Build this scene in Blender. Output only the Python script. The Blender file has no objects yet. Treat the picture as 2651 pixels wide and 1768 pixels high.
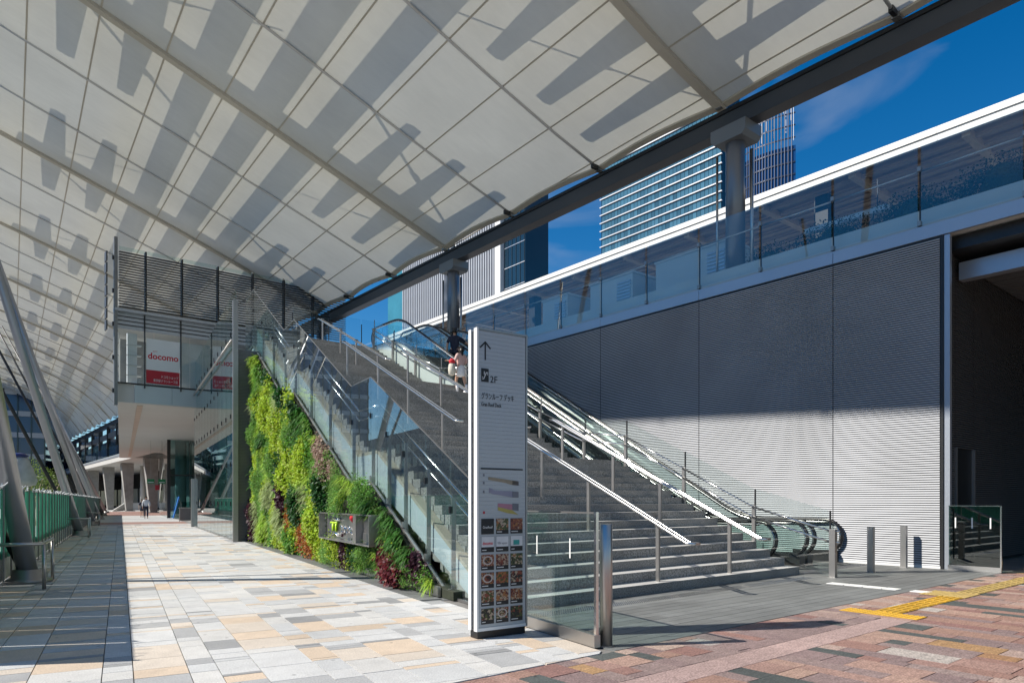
import bpy, math, random
import numpy as np
from mathutils import Vector, Matrix
random.seed(7); RNG = np.random.default_rng(7)
S = bpy.context.scene
COL = S.collection
R_ = math.radians

# ------------------------------------------------------------------ camera, sky, sun, exposure
YAW = 38.98
cam = bpy.data.cameras.new('camera'); camo = bpy.data.objects.new('camera', cam); COL.objects.link(camo)
camo.location = (0, 0, 1.40); camo.rotation_euler = (R_(90), 0, R_(-YAW))
cam.sensor_fit = 'HORIZONTAL'; cam.sensor_width = 36; cam.lens = 36 * 1780 / 2651
cam.shift_y = 411 / 2651; cam.clip_start = .05; cam.clip_end = 3000
S.camera = camo
SUN_EL, SUN_AZ = 40.0, 298.85           # degrees, azimuth clockwise from +Y
wd = bpy.data.worlds.new('World'); S.world = wd; wd.use_nodes = True
nt = wd.node_tree; nt.nodes.clear()
wo = nt.nodes.new('ShaderNodeOutputWorld'); bg = nt.nodes.new('ShaderNodeBackground')
sky = nt.nodes.new('ShaderNodeTexSky'); sky.sky_type = 'NISHITA'; sky.sun_disc = False
sky.sun_elevation = R_(SUN_EL); sky.sun_rotation = R_(SUN_AZ)
sky.air_density = 1.0; sky.dust_density = 0.0; sky.ozone_density = 4.0; sky.altitude = 100
tc = nt.nodes.new('ShaderNodeTexCoord'); mp = nt.nodes.new('ShaderNodeMapping'); mp.inputs['Scale'].default_value = (1.6, 1.6, 5.0)
nz = nt.nodes.new('ShaderNodeTexNoise'); nz.inputs['Scale'].default_value = 2.2; nz.inputs['Detail'].default_value = 7; nz.inputs['Distortion'].default_value = .6
rp = nt.nodes.new('ShaderNodeValToRGB'); rp.color_ramp.elements[0].position = .56; rp.color_ramp.elements[1].position = .95
rp.color_ramp.elements[0].color = (0, 0, 0, 1); rp.color_ramp.elements[1].color = (.55, .55, .55, 1)
mx = nt.nodes.new('ShaderNodeMixRGB'); mx.inputs[2].default_value = (4.6, 5.0, 5.6, 1)
nt.links.new(tc.outputs['Generated'], mp.inputs[0]); nt.links.new(mp.outputs[0], nz.inputs[0]); nt.links.new(nz.outputs[0], rp.inputs[0])
hs = nt.nodes.new('ShaderNodeHueSaturation'); hs.inputs['Saturation'].default_value = 1.38
nt.links.new(sky.outputs[0], hs.inputs['Color'])
nt.links.new(rp.outputs[0], mx.inputs[0]); nt.links.new(hs.outputs[0], mx.inputs[1]); nt.links.new(mx.outputs[0], bg.inputs[0])
bg.inputs[1].default_value = .088
nt.links.new(bg.outputs[0], wo.inputs[0])
sl = bpy.data.lights.new('sun', 'SUN'); sl.energy = 4.8; sl.angle = R_(.6); sl.color = (1.0, .94, .84)
so = bpy.data.objects.new('sun', sl); COL.objects.link(so)
TOSUN = Vector((math.sin(R_(SUN_AZ)) * math.cos(R_(SUN_EL)), math.cos(R_(SUN_AZ)) * math.cos(R_(SUN_EL)), math.sin(R_(SUN_EL))))
so.rotation_euler = (-TOSUN).to_track_quat('-Z', 'Y').to_euler(); so.location = TOSUN * 300
vs = S.view_settings; vs.view_transform = 'Standard'; vs.look = 'None'; vs.gamma = 1; vs.use_curve_mapping = False; vs.exposure = .45
cy = S.cycles; cy.use_denoising = True; cy.max_bounces = 8; cy.transparent_max_bounces = 40; cy.diffuse_bounces = 4
cy.glossy_bounces = 4; cy.caustics_reflective = False; cy.caustics_refractive = False; cy.sample_clamp_indirect = 6

# ------------------------------------------------------------------ frames and helpers
BE = R_(9.326); SB, CB = math.sin(BE), math.cos(BE)
def P(e, d, z=0.0): return (e * CB + d * SB, -e * SB + d * CB, z)      # passage frame: e across, d along

class MB:
    def __init__(s): s.v = []; s.f = []; s.m = []
    def poly(s, pts, faces, mi=0):
        o = len(s.v); s.v += [tuple(p) for p in pts]
        for f in faces: s.f.append(tuple(i + o for i in f)); s.m.append(mi)
        return s
    def hexa(s, b, t, mi=0):            # b, t: 4 bottom / 4 top points, counter-clockwise from above
        return s.poly(list(b) + list(t), [(3, 2, 1, 0), (4, 5, 6, 7), (0, 1, 5, 4), (1, 2, 6, 5), (2, 3, 7, 6), (3, 0, 4, 7)], mi)
    def box(s, x0, x1, y0, y1, z0, z1, mi=0):
        return s.hexa([(x0, y0, z0), (x1, y0, z0), (x1, y1, z0), (x0, y1, z0)], [(x0, y0, z1), (x1, y0, z1), (x1, y1, z1), (x0, y1, z1)], mi)
    def pbox(s, e0, e1, d0, d1, z0, z1, mi=0):      # box in the passage frame
        return s.hexa([P(e0, d0, z0), P(e1, d0, z0), P(e1, d1, z0), P(e0, d1, z0)], [P(e0, d0, z1), P(e1, d0, z1), P(e1, d1, z1), P(e0, d1, z1)], mi)
    def prism(s, pts, vec, mi=0):       # planar polygon swept along vec
        n = len(pts); v = Vector(vec); q = [Vector(p) for p in pts]
        fs = [tuple(range(n - 1, -1, -1)), tuple(range(n, 2 * n))] + [(i, (i + 1) % n, n + (i + 1) % n, n + i) for i in range(n)]
        return s.poly(q + [p + v for p in q], fs, mi)
    def bar(s, a, b, w, h, up=(0, 0, 1), mi=0):     # rectangular bar a -> b
        a = Vector(a); b = Vector(b); d = (b - a).normalized(); u = Vector(up); sx = d.cross(u)
        if sx.length < 1e-4: sx = d.cross(Vector((0, 1, 0)))
        sx.normalize(); u = sx.cross(d).normalized(); sx *= w / 2; u *= h / 2
        return s.prism([a - sx - u, a + sx - u, a + sx + u, a - sx + u], b - a, mi)
    def tube(s, pts, r, n=8, closed=False, mi=0, r2=None):
        pts = [Vector(p) for p in pts]; k = len(pts); o = len(s.v); last = None
        for i, p in enumerate(pts):
            a = pts[(i - 1) % k] if (closed or i > 0) else p; b = pts[(i + 1) % k] if (closed or i < k - 1) else p
            d = (b - a).normalized()
            if last is None:
                u = d.cross(Vector((0, 0, 1)))
                if u.length < 1e-3: u = d.cross(Vector((1, 0, 0)))
            else: u = last - d * last.dot(d)
            u.normalize(); last = u; w = d.cross(u); rr = r if r2 is None else r + (r2 - r) * i / max(1, k - 1)
            for j in range(n):
                t = 2 * math.pi * j / n; s.v.append(tuple(p + (u * math.cos(t) + w * math.sin(t)) * rr))
        for i in range(k if closed else k - 1):
            i2 = (i + 1) % k
            for j in range(n):
                j2 = (j + 1) % n; s.f.append((o + i * n + j, o + i * n + j2, o + i2 * n + j2, o + i2 * n + j)); s.m.append(mi)
        if not closed:
            s.f.append(tuple(o + j for j in range(n - 1, -1, -1))); s.f.append(tuple(o + (k - 1) * n + j for j in range(n))); s.m += [mi, mi]
        return s
    def lathe(s, prof, c, n=16, mi=0):
        o = len(s.v); k = len(prof)
        for r, z in prof:
            for j in range(n):
                t = 2 * math.pi * j / n; s.v.append((c[0] + r * math.cos(t), c[1] + r * math.sin(t), c[2] + z))
        for i in range(k - 1):
            for j in range(n):
                j2 = (j + 1) % n; s.f.append((o + i * n + j, o + i * n + j2, o + (i + 1) * n + j2, o + (i + 1) * n + j)); s.m.append(mi)
        s.f.append(tuple(o + j for j in range(n - 1, -1, -1))); s.f.append(tuple(o + (k - 1) * n + j for j in range(n))); s.m += [mi, mi]
        return s
    def mesh(s, name, mats, smooth=False):
        me = bpy.data.meshes.new(name); me.from_pydata(s.v, [], s.f)
        for m in (mats if isinstance(mats, (list, tuple)) else [mats]): me.materials.append(m)
        if s.m and max(s.m) > 0: me.polygons.foreach_set('material_index', s.m)
        if smooth: me.shade_smooth()
        me.update(); return me
    def build(s, name, mats, parent=None, smooth=False):
        o = bpy.data.objects.new(name, s.mesh(name, mats, smooth)); COL.objects.link(o)
        if parent is not None: attach(o, parent)
        return o

def attach(o, parent):                  # keep world-space vertices under a parent that only has a location
    o.parent = parent
    if parent.parent is None: o.location = Vector(o.location) - Vector(parent.location)
def thing(name, label, cat, loc=(0, 0, 0), group=None):
    o = bpy.data.objects.new(name, None); COL.objects.link(o); o.location = loc; o.empty_display_size = .2
    o['label'] = label; o['category'] = cat
    if group: o['group'] = group
    return o
def tag(o, label, cat, group=None):
    o['label'] = label; o['category'] = cat
    if group: o['group'] = group
    return o
def struct(o, label=None):
    o['kind'] = 'structure'
    if label: o['label'] = label
    return o
def stuff(o, label=None, cat=None):
    o['kind'] = 'stuff'
    if label: o['label'] = label
    if cat: o['category'] = cat
    return o
def inst(name, me, parent, loc, rotz=0.0, scale=None, mat=None):   # a piece that shares mesh data
    o = bpy.data.objects.new(name, me); COL.objects.link(o); o.parent = parent
    o.location = Vector(loc) - (Vector(parent.location) if parent is not None and parent.parent is None else Vector((0, 0, 0)))
    o.rotation_euler = (0, 0, rotz)
    if scale: o.scale = scale
    if mat is not None: o.material_slots[0].link = 'OBJECT'; o.material_slots[0].material = mat
    return o
def bevel(o, w, seg=2):
    m = o.modifiers.new('bevel', 'BEVEL'); m.width = w; m.segments = seg; m.limit_method = 'ANGLE'; return o

# ------------------------------------------------------------------ materials
def nn(t, k, **kw):
    n = t.nodes.new(k)
    for a, b in kw.items(): setattr(n, a, b)
    return n
def mat(name, col, rough=.6, metal=0.0, var=.12, scale=6.0, bump=0.0, bscale=60.0, objrand=0.0, island=0.0, spec=.5, detail=4, coord='Object', stretch=None, trans=0.0, hue=0.0, speck=0.0, dirt=0.0, spots=0.0, sscale=140):
    m = bpy.data.materials.new(name); m.use_nodes = True; t = m.node_tree; b = t.nodes['Principled BSDF']; L = t.links.new
    b.inputs['Roughness'].default_value = rough; b.inputs['Metallic'].default_value = metal; b.inputs['Specular IOR Level'].default_value = spec
    c = nn(t, 'ShaderNodeTexCoord'); mpn = nn(t, 'ShaderNodeMapping'); L(c.outputs[coord], mpn.inputs[0])
    if stretch: mpn.inputs['Scale'].default_value = stretch
    nz = nn(t, 'ShaderNodeTexNoise'); nz.inputs['Scale'].default_value = scale; nz.inputs['Detail'].default_value = detail; L(mpn.outputs[0], nz.inputs[0])
    mr = nn(t, 'ShaderNodeMapRange'); mr.inputs[1].default_value = .25; mr.inputs[2].default_value = .75
    mr.inputs[3].default_value = 1 - var; mr.inputs[4].default_value = 1 + var; L(nz.outputs[0], mr.inputs[0])
    val = mr.outputs[0]
    def mul(a, bb):
        q = nn(t, 'ShaderNodeMath', operation='MULTIPLY'); L(a, q.inputs[0]); L(bb, q.inputs[1]); return q.outputs[0]
    def spread(out, amt):
        q = nn(t, 'ShaderNodeMapRange'); q.inputs[3].default_value = 1 - amt; q.inputs[4].default_value = 1 + amt; L(out, q.inputs[0]); return q.outputs[0]
    oi = nn(t, 'ShaderNodeObjectInfo'); ge = nn(t, 'ShaderNodeNewGeometry')
    if objrand: val = mul(val, spread(oi.outputs['Random'], objrand))
    if island: val = mul(val, spread(ge.outputs['Random Per Island'], island))
    if speck:
        n2 = nn(t, 'ShaderNodeTexNoise'); n2.inputs['Scale'].default_value = sscale; n2.inputs['Detail'].default_value = 2; L(c.outputs[coord], n2.inputs[0])
        q = nn(t, 'ShaderNodeMapRange'); q.inputs[1].default_value = .35; q.inputs[2].default_value = .65; q.inputs[3].default_value = 1 - speck; q.inputs[4].default_value = 1 + speck; L(n2.outputs[0], q.inputs[0]); val = mul(val, q.outputs[0])
    if dirt:
        n3 = nn(t, 'ShaderNodeTexNoise'); n3.inputs['Scale'].default_value = .45; n3.inputs['Detail'].default_value = 8; n3.inputs['Roughness'].default_value = .65; L(ge.outputs['Position'], n3.inputs[0])
        q = nn(t, 'ShaderNodeMapRange'); q.inputs[1].default_value = .35; q.inputs[2].default_value = .68; q.inputs[3].default_value = 1 + dirt * .4; q.inputs[4].default_value = 1 - dirt; L(n3.outputs[0], q.inputs[0]); val = mul(val, q.outputs[0])
    if spots:
        vo = nn(t, 'ShaderNodeTexVoronoi'); vo.inputs['Scale'].default_value = 3.1; L(ge.outputs['Position'], vo.inputs[0])
        q = nn(t, 'ShaderNodeMapRange'); q.inputs[1].default_value = .045; q.inputs[2].default_value = .06; q.inputs[3].default_value = 1 - spots; q.inputs[4].default_value = 1; L(vo.outputs['Distance'], q.inputs[0]); val = mul(val, q.outputs[0])
    hsv = nn(t, 'ShaderNodeHueSaturation'); hsv.inputs['Color'].default_value = (*col, 1); L(val, hsv.inputs['Value'])
    if hue:
        q = nn(t, 'ShaderNodeMapRange'); q.inputs[3].default_value = .5 - hue; q.inputs[4].default_value = .5 + hue
        L((ge.outputs['Random Per Island'] if island else oi.outputs['Random']), q.inputs[0]); L(q.outputs[0], hsv.inputs['Hue'])
    L(hsv.outputs[0], b.inputs['Base Color'])
    if bump:
        nb = nn(t, 'ShaderNodeTexNoise'); nb.inputs['Scale'].default_value = bscale; nb.inputs['Detail'].default_value = 4; L(mpn.outputs[0], nb.inputs[0])
        bp = nn(t, 'ShaderNodeBump'); bp.inputs['Strength'].default_value = bump; bp.inputs['Distance'].default_value = .01; L(nb.outputs[0], bp.inputs['Height']); L(bp.outputs[0], b.inputs['Normal'])
    if trans:
        tr = nn(t, 'ShaderNodeBsdfTranslucent'); L(hsv.outputs[0], tr.inputs[0]); ms = nn(t, 'ShaderNodeMixShader'); ms.inputs[0].default_value = trans
        L(b.outputs[0], ms.inputs[1]); L(tr.outputs[0], ms.inputs[2]); L(ms.outputs[0], t.nodes['Material Output'].inputs[0])
    return m
def glass(name, tint=(.86, .93, .92), f0=.045, rough=0.0, gain=1.0, gcol=(1, 1, 1)):
    m = bpy.data.materials.new(name); m.use_nodes = True; t = m.node_tree; t.nodes.clear(); L = t.links.new
    o = nn(t, 'ShaderNodeOutputMaterial'); lw = nn(t, 'ShaderNodeLayerWeight'); lw.inputs[0].default_value = .5
    pw = nn(t, 'ShaderNodeMath', operation='POWER'); pw.inputs[1].default_value = 4.2; L(lw.outputs['Facing'], pw.inputs[0])
    ma = nn(t, 'ShaderNodeMath', operation='MULTIPLY_ADD', use_clamp=True); ma.inputs[1].default_value = gain * (1 - f0); ma.inputs[2].default_value = f0; L(pw.outputs[0], ma.inputs[0])
    tr = nn(t, 'ShaderNodeBsdfTransparent'); tr.inputs[0].default_value = (*tint, 1); gl = nn(t, 'ShaderNodeBsdfGlossy'); gl.inputs['Roughness'].default_value = rough; gl.inputs['Color'].default_value = (*gcol, 1)
    ms = nn(t, 'ShaderNodeMixShader'); L(ma.outputs[0], ms.inputs[0]); L(tr.outputs[0], ms.inputs[1]); L(gl.outputs[0], ms.inputs[2]); L(ms.outputs[0], o.inputs[0])
    return m
def membrane_mat(name, dcol, tcol):
    m = bpy.data.materials.new(name); m.use_nodes = True; t = m.node_tree; t.nodes.clear(); L = t.links.new
    o = nn(t, 'ShaderNodeOutputMaterial'); d = nn(t, 'ShaderNodeBsdfDiffuse'); tr = nn(t, 'ShaderNodeBsdfTranslucent'); ad = nn(t, 'ShaderNodeAddShader')
    g = nn(t, 'ShaderNodeNewGeometry'); nz = nn(t, 'ShaderNodeTexNoise'); nz.inputs['Scale'].default_value = .35; nz.inputs['Detail'].default_value = 6; L(g.outputs['Position'], nz.inputs[0])
    mr = nn(t, 'ShaderNodeMapRange'); mr.inputs[1].default_value = .3; mr.inputs[2].default_value = .7; mr.inputs[3].default_value = .93; mr.inputs[4].default_value = 1.05; L(nz.outputs[0], mr.inputs[0])
    n2 = nn(t, 'ShaderNodeTexNoise'); n2.inputs['Scale'].default_value = 2.6; n2.inputs['Detail'].default_value = 8; n2.inputs['Roughness'].default_value = .7; mp2 = nn(t, 'ShaderNodeMapping'); mp2.inputs['Scale'].default_value = (.35, 1.6, 1); L(g.outputs['Position'], mp2.inputs[0]); L(mp2.outputs[0], n2.inputs[0])
    m2 = nn(t, 'ShaderNodeMapRange'); m2.inputs[1].default_value = .3; m2.inputs[2].default_value = .7; m2.inputs[3].default_value = .965; m2.inputs[4].default_value = 1.025; L(n2.outputs[0], m2.inputs[0])
    mm = nn(t, 'ShaderNodeMath', operation='MULTIPLY'); L(mr.outputs[0], mm.inputs[0]); L(m2.outputs[0], mm.inputs[1]); mr = mm
    for nd, c in ((d, dcol), (tr, tcol)):
        h = nn(t, 'ShaderNodeHueSaturation'); h.inputs['Color'].default_value = (*c, 1); L(mr.outputs[0], h.inputs['Value']); L(h.outputs[0], nd.inputs[0])
    L(d.outputs[0], ad.inputs[0]); L(tr.outputs[0], ad.inputs[1]); L(ad.outputs[0], o.inputs[0]); return m
def emit(name, col, st):
    m = bpy.data.materials.new(name); m.use_nodes = True; b = m.node_tree.nodes['Principled BSDF']
    b.inputs['Base Color'].default_value = (*col, 1); b.inputs['Emission Color'].default_value = (*col, 1); b.inputs['Emission Strength'].default_value = st; return m

M = {}
M['steel'] = mat('stainless_steel', (.48, .465, .45), .38, 1.0, .06, 3, bump=.05, bscale=200, stretch=(1, 1, .04))
M['steel_bright'] = mat('bright_steel', (.72, .71, .70), .2, 1.0, .05, 3)
M['steel_matt'] = mat('matt_steel', (.34, .33, .32), .42, .85, .08, 4)
M['grey_paint'] = mat('grey_paint', (.20, .205, .21), .4, .3, .06, 1.5)
M['mast'] = mat('mast_paint', (.34, .345, .365), .32, .6, .06, 1.2)
M['column'] = mat('column_paint', (.20, .205, .225), .32, .5, .06, 1.2)
M['beam'] = mat('beam_paint', (.055, .056, .06), .45, .1, .1, .8)
M['beam_head'] = mat('bracket_paint', (.19, .195, .20), .45, .2, .06, 1.0)
M['dark'] = mat('dark_metal', (.03, .031, .033), .4, .4, .1, 3)
M['black'] = mat('black_plastic', (.012, .012, .013), .35, 0, .1, 5)
M['rubber'] = mat('handrail_rubber', (.013, .013, .014), .22, 0, .1, 5)
M['white'] = mat('white_paint', (.78, .78, .77), .5, 0, .04, 1.0, dirt=.05)
M['offwhite'] = mat('pale_panel', (.60, .62, .62), .45, 0, .04, 1.0)
M['palepanel'] = mat('pale_blue_panel', (.50, .56, .58), .35, 0, .04, 1.0)
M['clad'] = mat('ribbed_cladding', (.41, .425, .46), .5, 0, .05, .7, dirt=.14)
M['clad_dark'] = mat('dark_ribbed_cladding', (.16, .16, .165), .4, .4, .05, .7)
M['fascia'] = mat('deck_fascia', (.42, .45, .50), .35, .5, .04, .8)
M['soffit'] = mat('soffit_panel', (.55, .54, .52), .6, 0, .04, .5)
M['granite_tread_sunlit'] = mat('stair_granite_tread_sunlit', (.62, .61, .59), .38, 0, .06, 3, objrand=.05, speck=.2, bump=.08, bscale=150, spec=.7)  # lighter copy of the riser granite, sunlight on the treads painted into its colour
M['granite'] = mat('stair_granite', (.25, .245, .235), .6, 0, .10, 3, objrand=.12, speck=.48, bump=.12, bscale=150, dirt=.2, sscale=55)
M['concrete'] = mat('concrete', (.32, .315, .30), .8, 0, .15, 3, bump=.2, bscale=40, dirt=.25)
M['tan'] = mat('stone_skirting', (.40, .36, .29), .6, 0, .1, 5, speck=.2)
M['slate'] = mat('slate_plank', (.185, .192, .19), .62, 0, .12, 4, objrand=.13, speck=.12, bump=.1, bscale=60, dirt=.2)
M['kerb'] = mat('kerb_stone', (.15, .155, .155), .6, 0, .15, 5, speck=.2, objrand=.15)
for n, c, rr in (('pale_a', (.575, .575, .57), .05), ('pale_b', (.53, .535, .535), .05), ('pale_c', (.60, .59, .57), .05), ('cream', (.62, .50, .385), .08), ('peach', (.62, .545, .465), .06), ('mid', (.40, .402, .405), .08), ('grey', (.31, .312, .315), .10)):
    M[n] = mat('paving_' + n, c, .75, 0, .07, 7, objrand=rr, island=0, sscale=80, speck=.17, bump=.12, bscale=120, dirt=.16, spots=.5)
for n, c, h in (('red_a', (.30, .175, .145), .012), ('red_b', (.37, .235, .195), .01), ('red_c', (.27, .195, .185), .01), ('red_d', (.40, .29, .25), .01), ('slate_tile', (.085, .095, .092), 0), ('pale_tile', (.42, .37, .34), .01), ('ochre', (.40, .24, .12), .01), ('pinkband', (.40, .285, .265), 0)):
    M[n] = mat('plaza_' + n, c, .7, 0, .22, 9, objrand=.13, hue=h, sscale=60, speck=.34, bump=.2, bscale=70, detail=8, stretch=(1, 2.2, 1), dirt=.18, spots=.5)
M['grout'] = mat('grout', (.20, .19, .18), .9, 0, .2, 4)
M['grout_light'] = mat('grout_light', (.24, .24, .235), .9, 0, .2, 4)
M['tactile'] = mat('yellow_tactile', (.62, .36, .035), .6, 0, .1, 6, objrand=.08, dirt=.2)
M['tactile_old'] = mat('worn_yellow_tactile', (.50, .36, .13), .7, 0, .15, 9, objrand=.08, dirt=.25)
M['white_mark'] = mat('white_tactile', (.82, .82, .80), .5, 0, .05, 5)
M['glass'] = glass('clear_glass', (.88, .945, .935), .05, gain=.95)
M['glass_bal'] = glass('balustrade_glass', (.90, .945, .95), .03, gain=.85)
M['glass_deck'] = glass('deck_glass', (.90, .94, .95), .05, gain=.85)
M['glass_teal'] = glass('shop_glass', (.62, .78, .78), .12, gain=1.0)
M['glass_esc'] = glass('escalator_glass', (.945, .978, .97), .05, gain=.7)
M['fence_green'] = mat('green_sheet', (.03, .30, .20), .5, 0, .2, 2.5, trans=.5, dirt=.2)
M['fence_board'] = mat('pale_hoarding', (.50, .50, .49), .7, 0, .15, 3, dirt=.35)
def mesh_cloth(name, col, a):
    m = mat(name, col, .6, 0, .2, 2.5, trans=.45, dirt=.25); t = m.node_tree; o = t.nodes['Material Output']; src = o.inputs[0].links[0].from_socket
    tp = nn(t, 'ShaderNodeBsdfTransparent'); ms = nn(t, 'ShaderNodeMixShader'); ms.inputs[0].default_value = a; t.links.new(src, ms.inputs[1]); t.links.new(tp.outputs[0], ms.inputs[2]); t.links.new(ms.outputs[0], o.inputs[0]); return m
M['fence_green'] = mesh_cloth('green_mesh', (.10, .38, .29), .08)
M['sheet'] = mat('grey_sheet', (.45, .44, .43), .8, 0, .15, 5, bump=.5, bscale=6)
M['blue_cover'] = mat('blue_cover', (.01, .02, .12), .3, 0, .1, 4)
M['membrane'] = membrane_mat('membrane', (.56, .555, .515), (.21, .205, .18))
M['membrane_seam'] = membrane_mat('membrane_seam', (.51, .475, .405), (.11, .10, .08))
M['ridge'] = mat('ridge_steel', (.52, .51, .49), .5, .1, .05, 1)
M['frame_top'] = mat('roof_frame', (.55, .55, .55), .5, .1, .05, 1)
M['red'] = mat('red_print', (.42, .012, .028), .45, 0, .03, 1)
M['red_text'] = mat('red_letter', (.52, .012, .03), .45, 0, .03, 1)
M['print_white'] = mat('white_print', (.72, .73, .73), .5, 0, .03, 1)
M['black_text'] = mat('black_letter', (.012, .013, .016), .5, 0, .05, 1)
M['green_sign'] = mat('green_sign', (.015, .22, .075), .4, 0, .05, 1)
M['blue_board'] = mat('blue_board', (.03, .16, .50), .4, 0, .1, 3)
M['skin'] = mat('skin', (.52, .31, .22), .5, 0, .08, 8)
M['hair'] = mat('hair', (.012, .010, .009), .4, 0, .2, 30)
M['navy'] = mat('navy_cloth', (.018, .022, .045), .85, 0, .2, 14, bump=.3, bscale=20)
M['pink'] = mat('pale_pink_cloth', (.60, .40, .37), .85, 0, .12, 14, bump=.3, bscale=20)
M['white_cloth'] = mat('white_cloth', (.74, .74, .76), .85, 0, .08, 14, bump=.3, bscale=20)
M['red_cloth'] = mat('red_cloth', (.55, .015, .03), .8, 0, .15, 14)
M['canvas'] = mat('canvas', (.60, .56, .48), .85, 0, .1, 14)
M['brown_soffit'] = mat('brown_soffit', (.52, .40, .32), .6, 0, .12, 2)
M['timber'] = mat('timber_rafter', (.66, .50, .35), .6, 0, .12, 3, stretch=(1, 8, 1))
M['tower_glass'] = mat('tower_glass', (.055, .13, .18), .08, 0, .35, .05, objrand=.35, spec=.9)
M['tower_blue'] = mat('tower_blue_glass', (.012, .05, .16), .12, 0, .15, .08, spec=.8)
M['tower_dark'] = mat('tower_dark_glass', (.010, .026, .042), .1, 0, .3, .06, spec=.6)
M['tower_teal'] = mat('tower_teal', (.10, .34, .36), .3, 0, .1, .1)
M['tower_white'] = mat('tower_white', (.72, .72, .72), .5, 0, .04, .1)
M['tower_grid'] = mat('tower_grid', (.012, .028, .07), .4, .2, .04, .1)
M['tower_fin'] = mat('tower_fin', (.52, .53, .56), .45, .2, .04, .1)
M['room'] = mat('room_dark', (.05, .052, .05), .8, 0, .2, 1)
M['room_mid'] = mat('room_wall', (.30, .30, .285), .8, 0, .1, 1)
M['soil'] = mat('planting_felt', (.03, .035, .02), .95, 0, .3, 10)

# ------------------------------------------------------------------ ground
g = MB().poly([(-900, -900, -.05), (900, -900, -.05), (900, 900, -.05), (-900, 900, -.05)], [(0, 1, 2, 3)]).build('ground', M['concrete']); struct(g, 'grey paved ground reaching the horizon')
PASS = struct(MB().poly([P(-4, -2, -.022), P(3.98, -2, -.022), P(3.98, 150, -.022), P(-4, 150, -.022)], [(0, 1, 2, 3)]).build('passage_pavement', M['grout_light']), 'pale stone paving of the covered passage')
PLAZA = struct(MB().poly([(-14, -9, -.018), (22, -9, -.018), (22, 4.37, -.018), (-14, 4.37, -.018)], [(0, 1, 2, 3)]).build('plaza_pavement', M['grout']), 'red and brown stone paving of the plaza')
APRON = struct(MB().poly([(4.0, 4.375, -.014), (16, 4.375, -.014), (16, 12, -.014), (4.0, 12, -.014)], [(0, 1, 2, 3)]).build('stair_apron', M['grout']), 'dark slate plank paving before the staircase')

def stone(pts, z0, z1): return MB().hexa([(p[0], p[1], z0) for p in pts], [(p[0], p[1], z1) for p in pts])
def in_view(x, y):
    ex = x * math.cos(R_(YAW)) - y * math.sin(R_(YAW)); fw = x * math.sin(R_(YAW)) + y * math.cos(R_(YAW))
    return fw > .3 and abs(ex / fw) < 1.5
def shows(x, y):                          # stands inside the photograph's frame
    ex = x * math.cos(R_(YAW)) - y * math.sin(R_(YAW)); fw = x * math.sin(R_(YAW)) + y * math.cos(R_(YAW))
    return fw > 5.1 and abs(ex / fw) < .755
PALE = ['pale_a'] * 9 + ['pale_b'] * 6 + ['pale_c'] * 8 + ['cream'] * 3 + ['peach'] * 4 + ['mid'] * 3 + ['grey'] * 1
def passage_stones():
    rnd = random.Random(11); cand = []
    cols = []; e = -2.2
    widths = [.22, .30, .45, .24, .36, .50, .22, .40]
    i = 0
    while e < 3.62:
        w = min(widths[i % 8], 3.64 - e)
        if 3.64 - e - w < .12: w = 3.64 - e
        cols.append((e, e + w)); e += w; i += 1
    cols.append((3.64, 3.90))
    for (e0, e1) in cols:
        d = 2.0 + rnd.random()
        while d < (46 if e0 < 3.63 else 8.6):
            big = rnd.random(); ln = rnd.choice([.07, .10, .20, .22, .30, .30, .42, .50, .60])
            m = rnd.choice(PALE)
            if ln < .12 and m.startswith('pale'): m = rnd.choice(['cream', 'mid', 'grey', 'peach', 'pale_b'])
            pts = [P(a, b) for a, b in ((e0 + .004, d + .004), (e1 - .004, d + .004), (e1 - .004, d + ln - .004), (e0 + .004, d + ln - .004))]
            cx_, cy_ = sum(p[0] for p in pts) / 4, sum(p[1] for p in pts) / 4
            if max(p[1] for p in pts) > 4.40 and in_view(cx_, cy_):
                pts = [(p[0], max(p[1], 4.395)) for p in pts]
                dist = math.hypot(cx_, cy_); cand.append((ln * (e1 - e0) / dist ** 3 * (1 if shows(cx_, cy_) else 1e-6), pts, m, rnd.uniform(-.001, .001)))
            d += ln
    cand.sort(key=lambda c: -c[0])
    for c in cand[:295]:
        stone(c[1], -.02, c[3]).build('paving_stone', M[c[2]], PASS)
    rest = MB(); names = ['pale_a', 'pale_b', 'pale_c', 'cream', 'peach', 'mid', 'grey']
    for c in cand[295:]:
        rest.hexa([(p[0], p[1], -.02) for p in c[1]], [(p[0], p[1], c[3]) for p in c[1]], names.index(c[2]))
    stuff(rest.build('paving_stone', [M[n] for n in names], PASS))
    far = MB()
    # beyond the readable stones one smooth sheet of the same paving, with two red cross bands
    for d0, d1, mi in ((46.0, 50.9, 1), (50.9, 72.5, 0), (72.5, 100, 1), (100, 150, 0)):
        far.pbox(-2.2, 3.64, d0 + .004, d1 - .004, -.02, -.002, mi)
    far.build('paving_band', [M['pale_b'], M['red_b']], PASS)
passage_stones()
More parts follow.
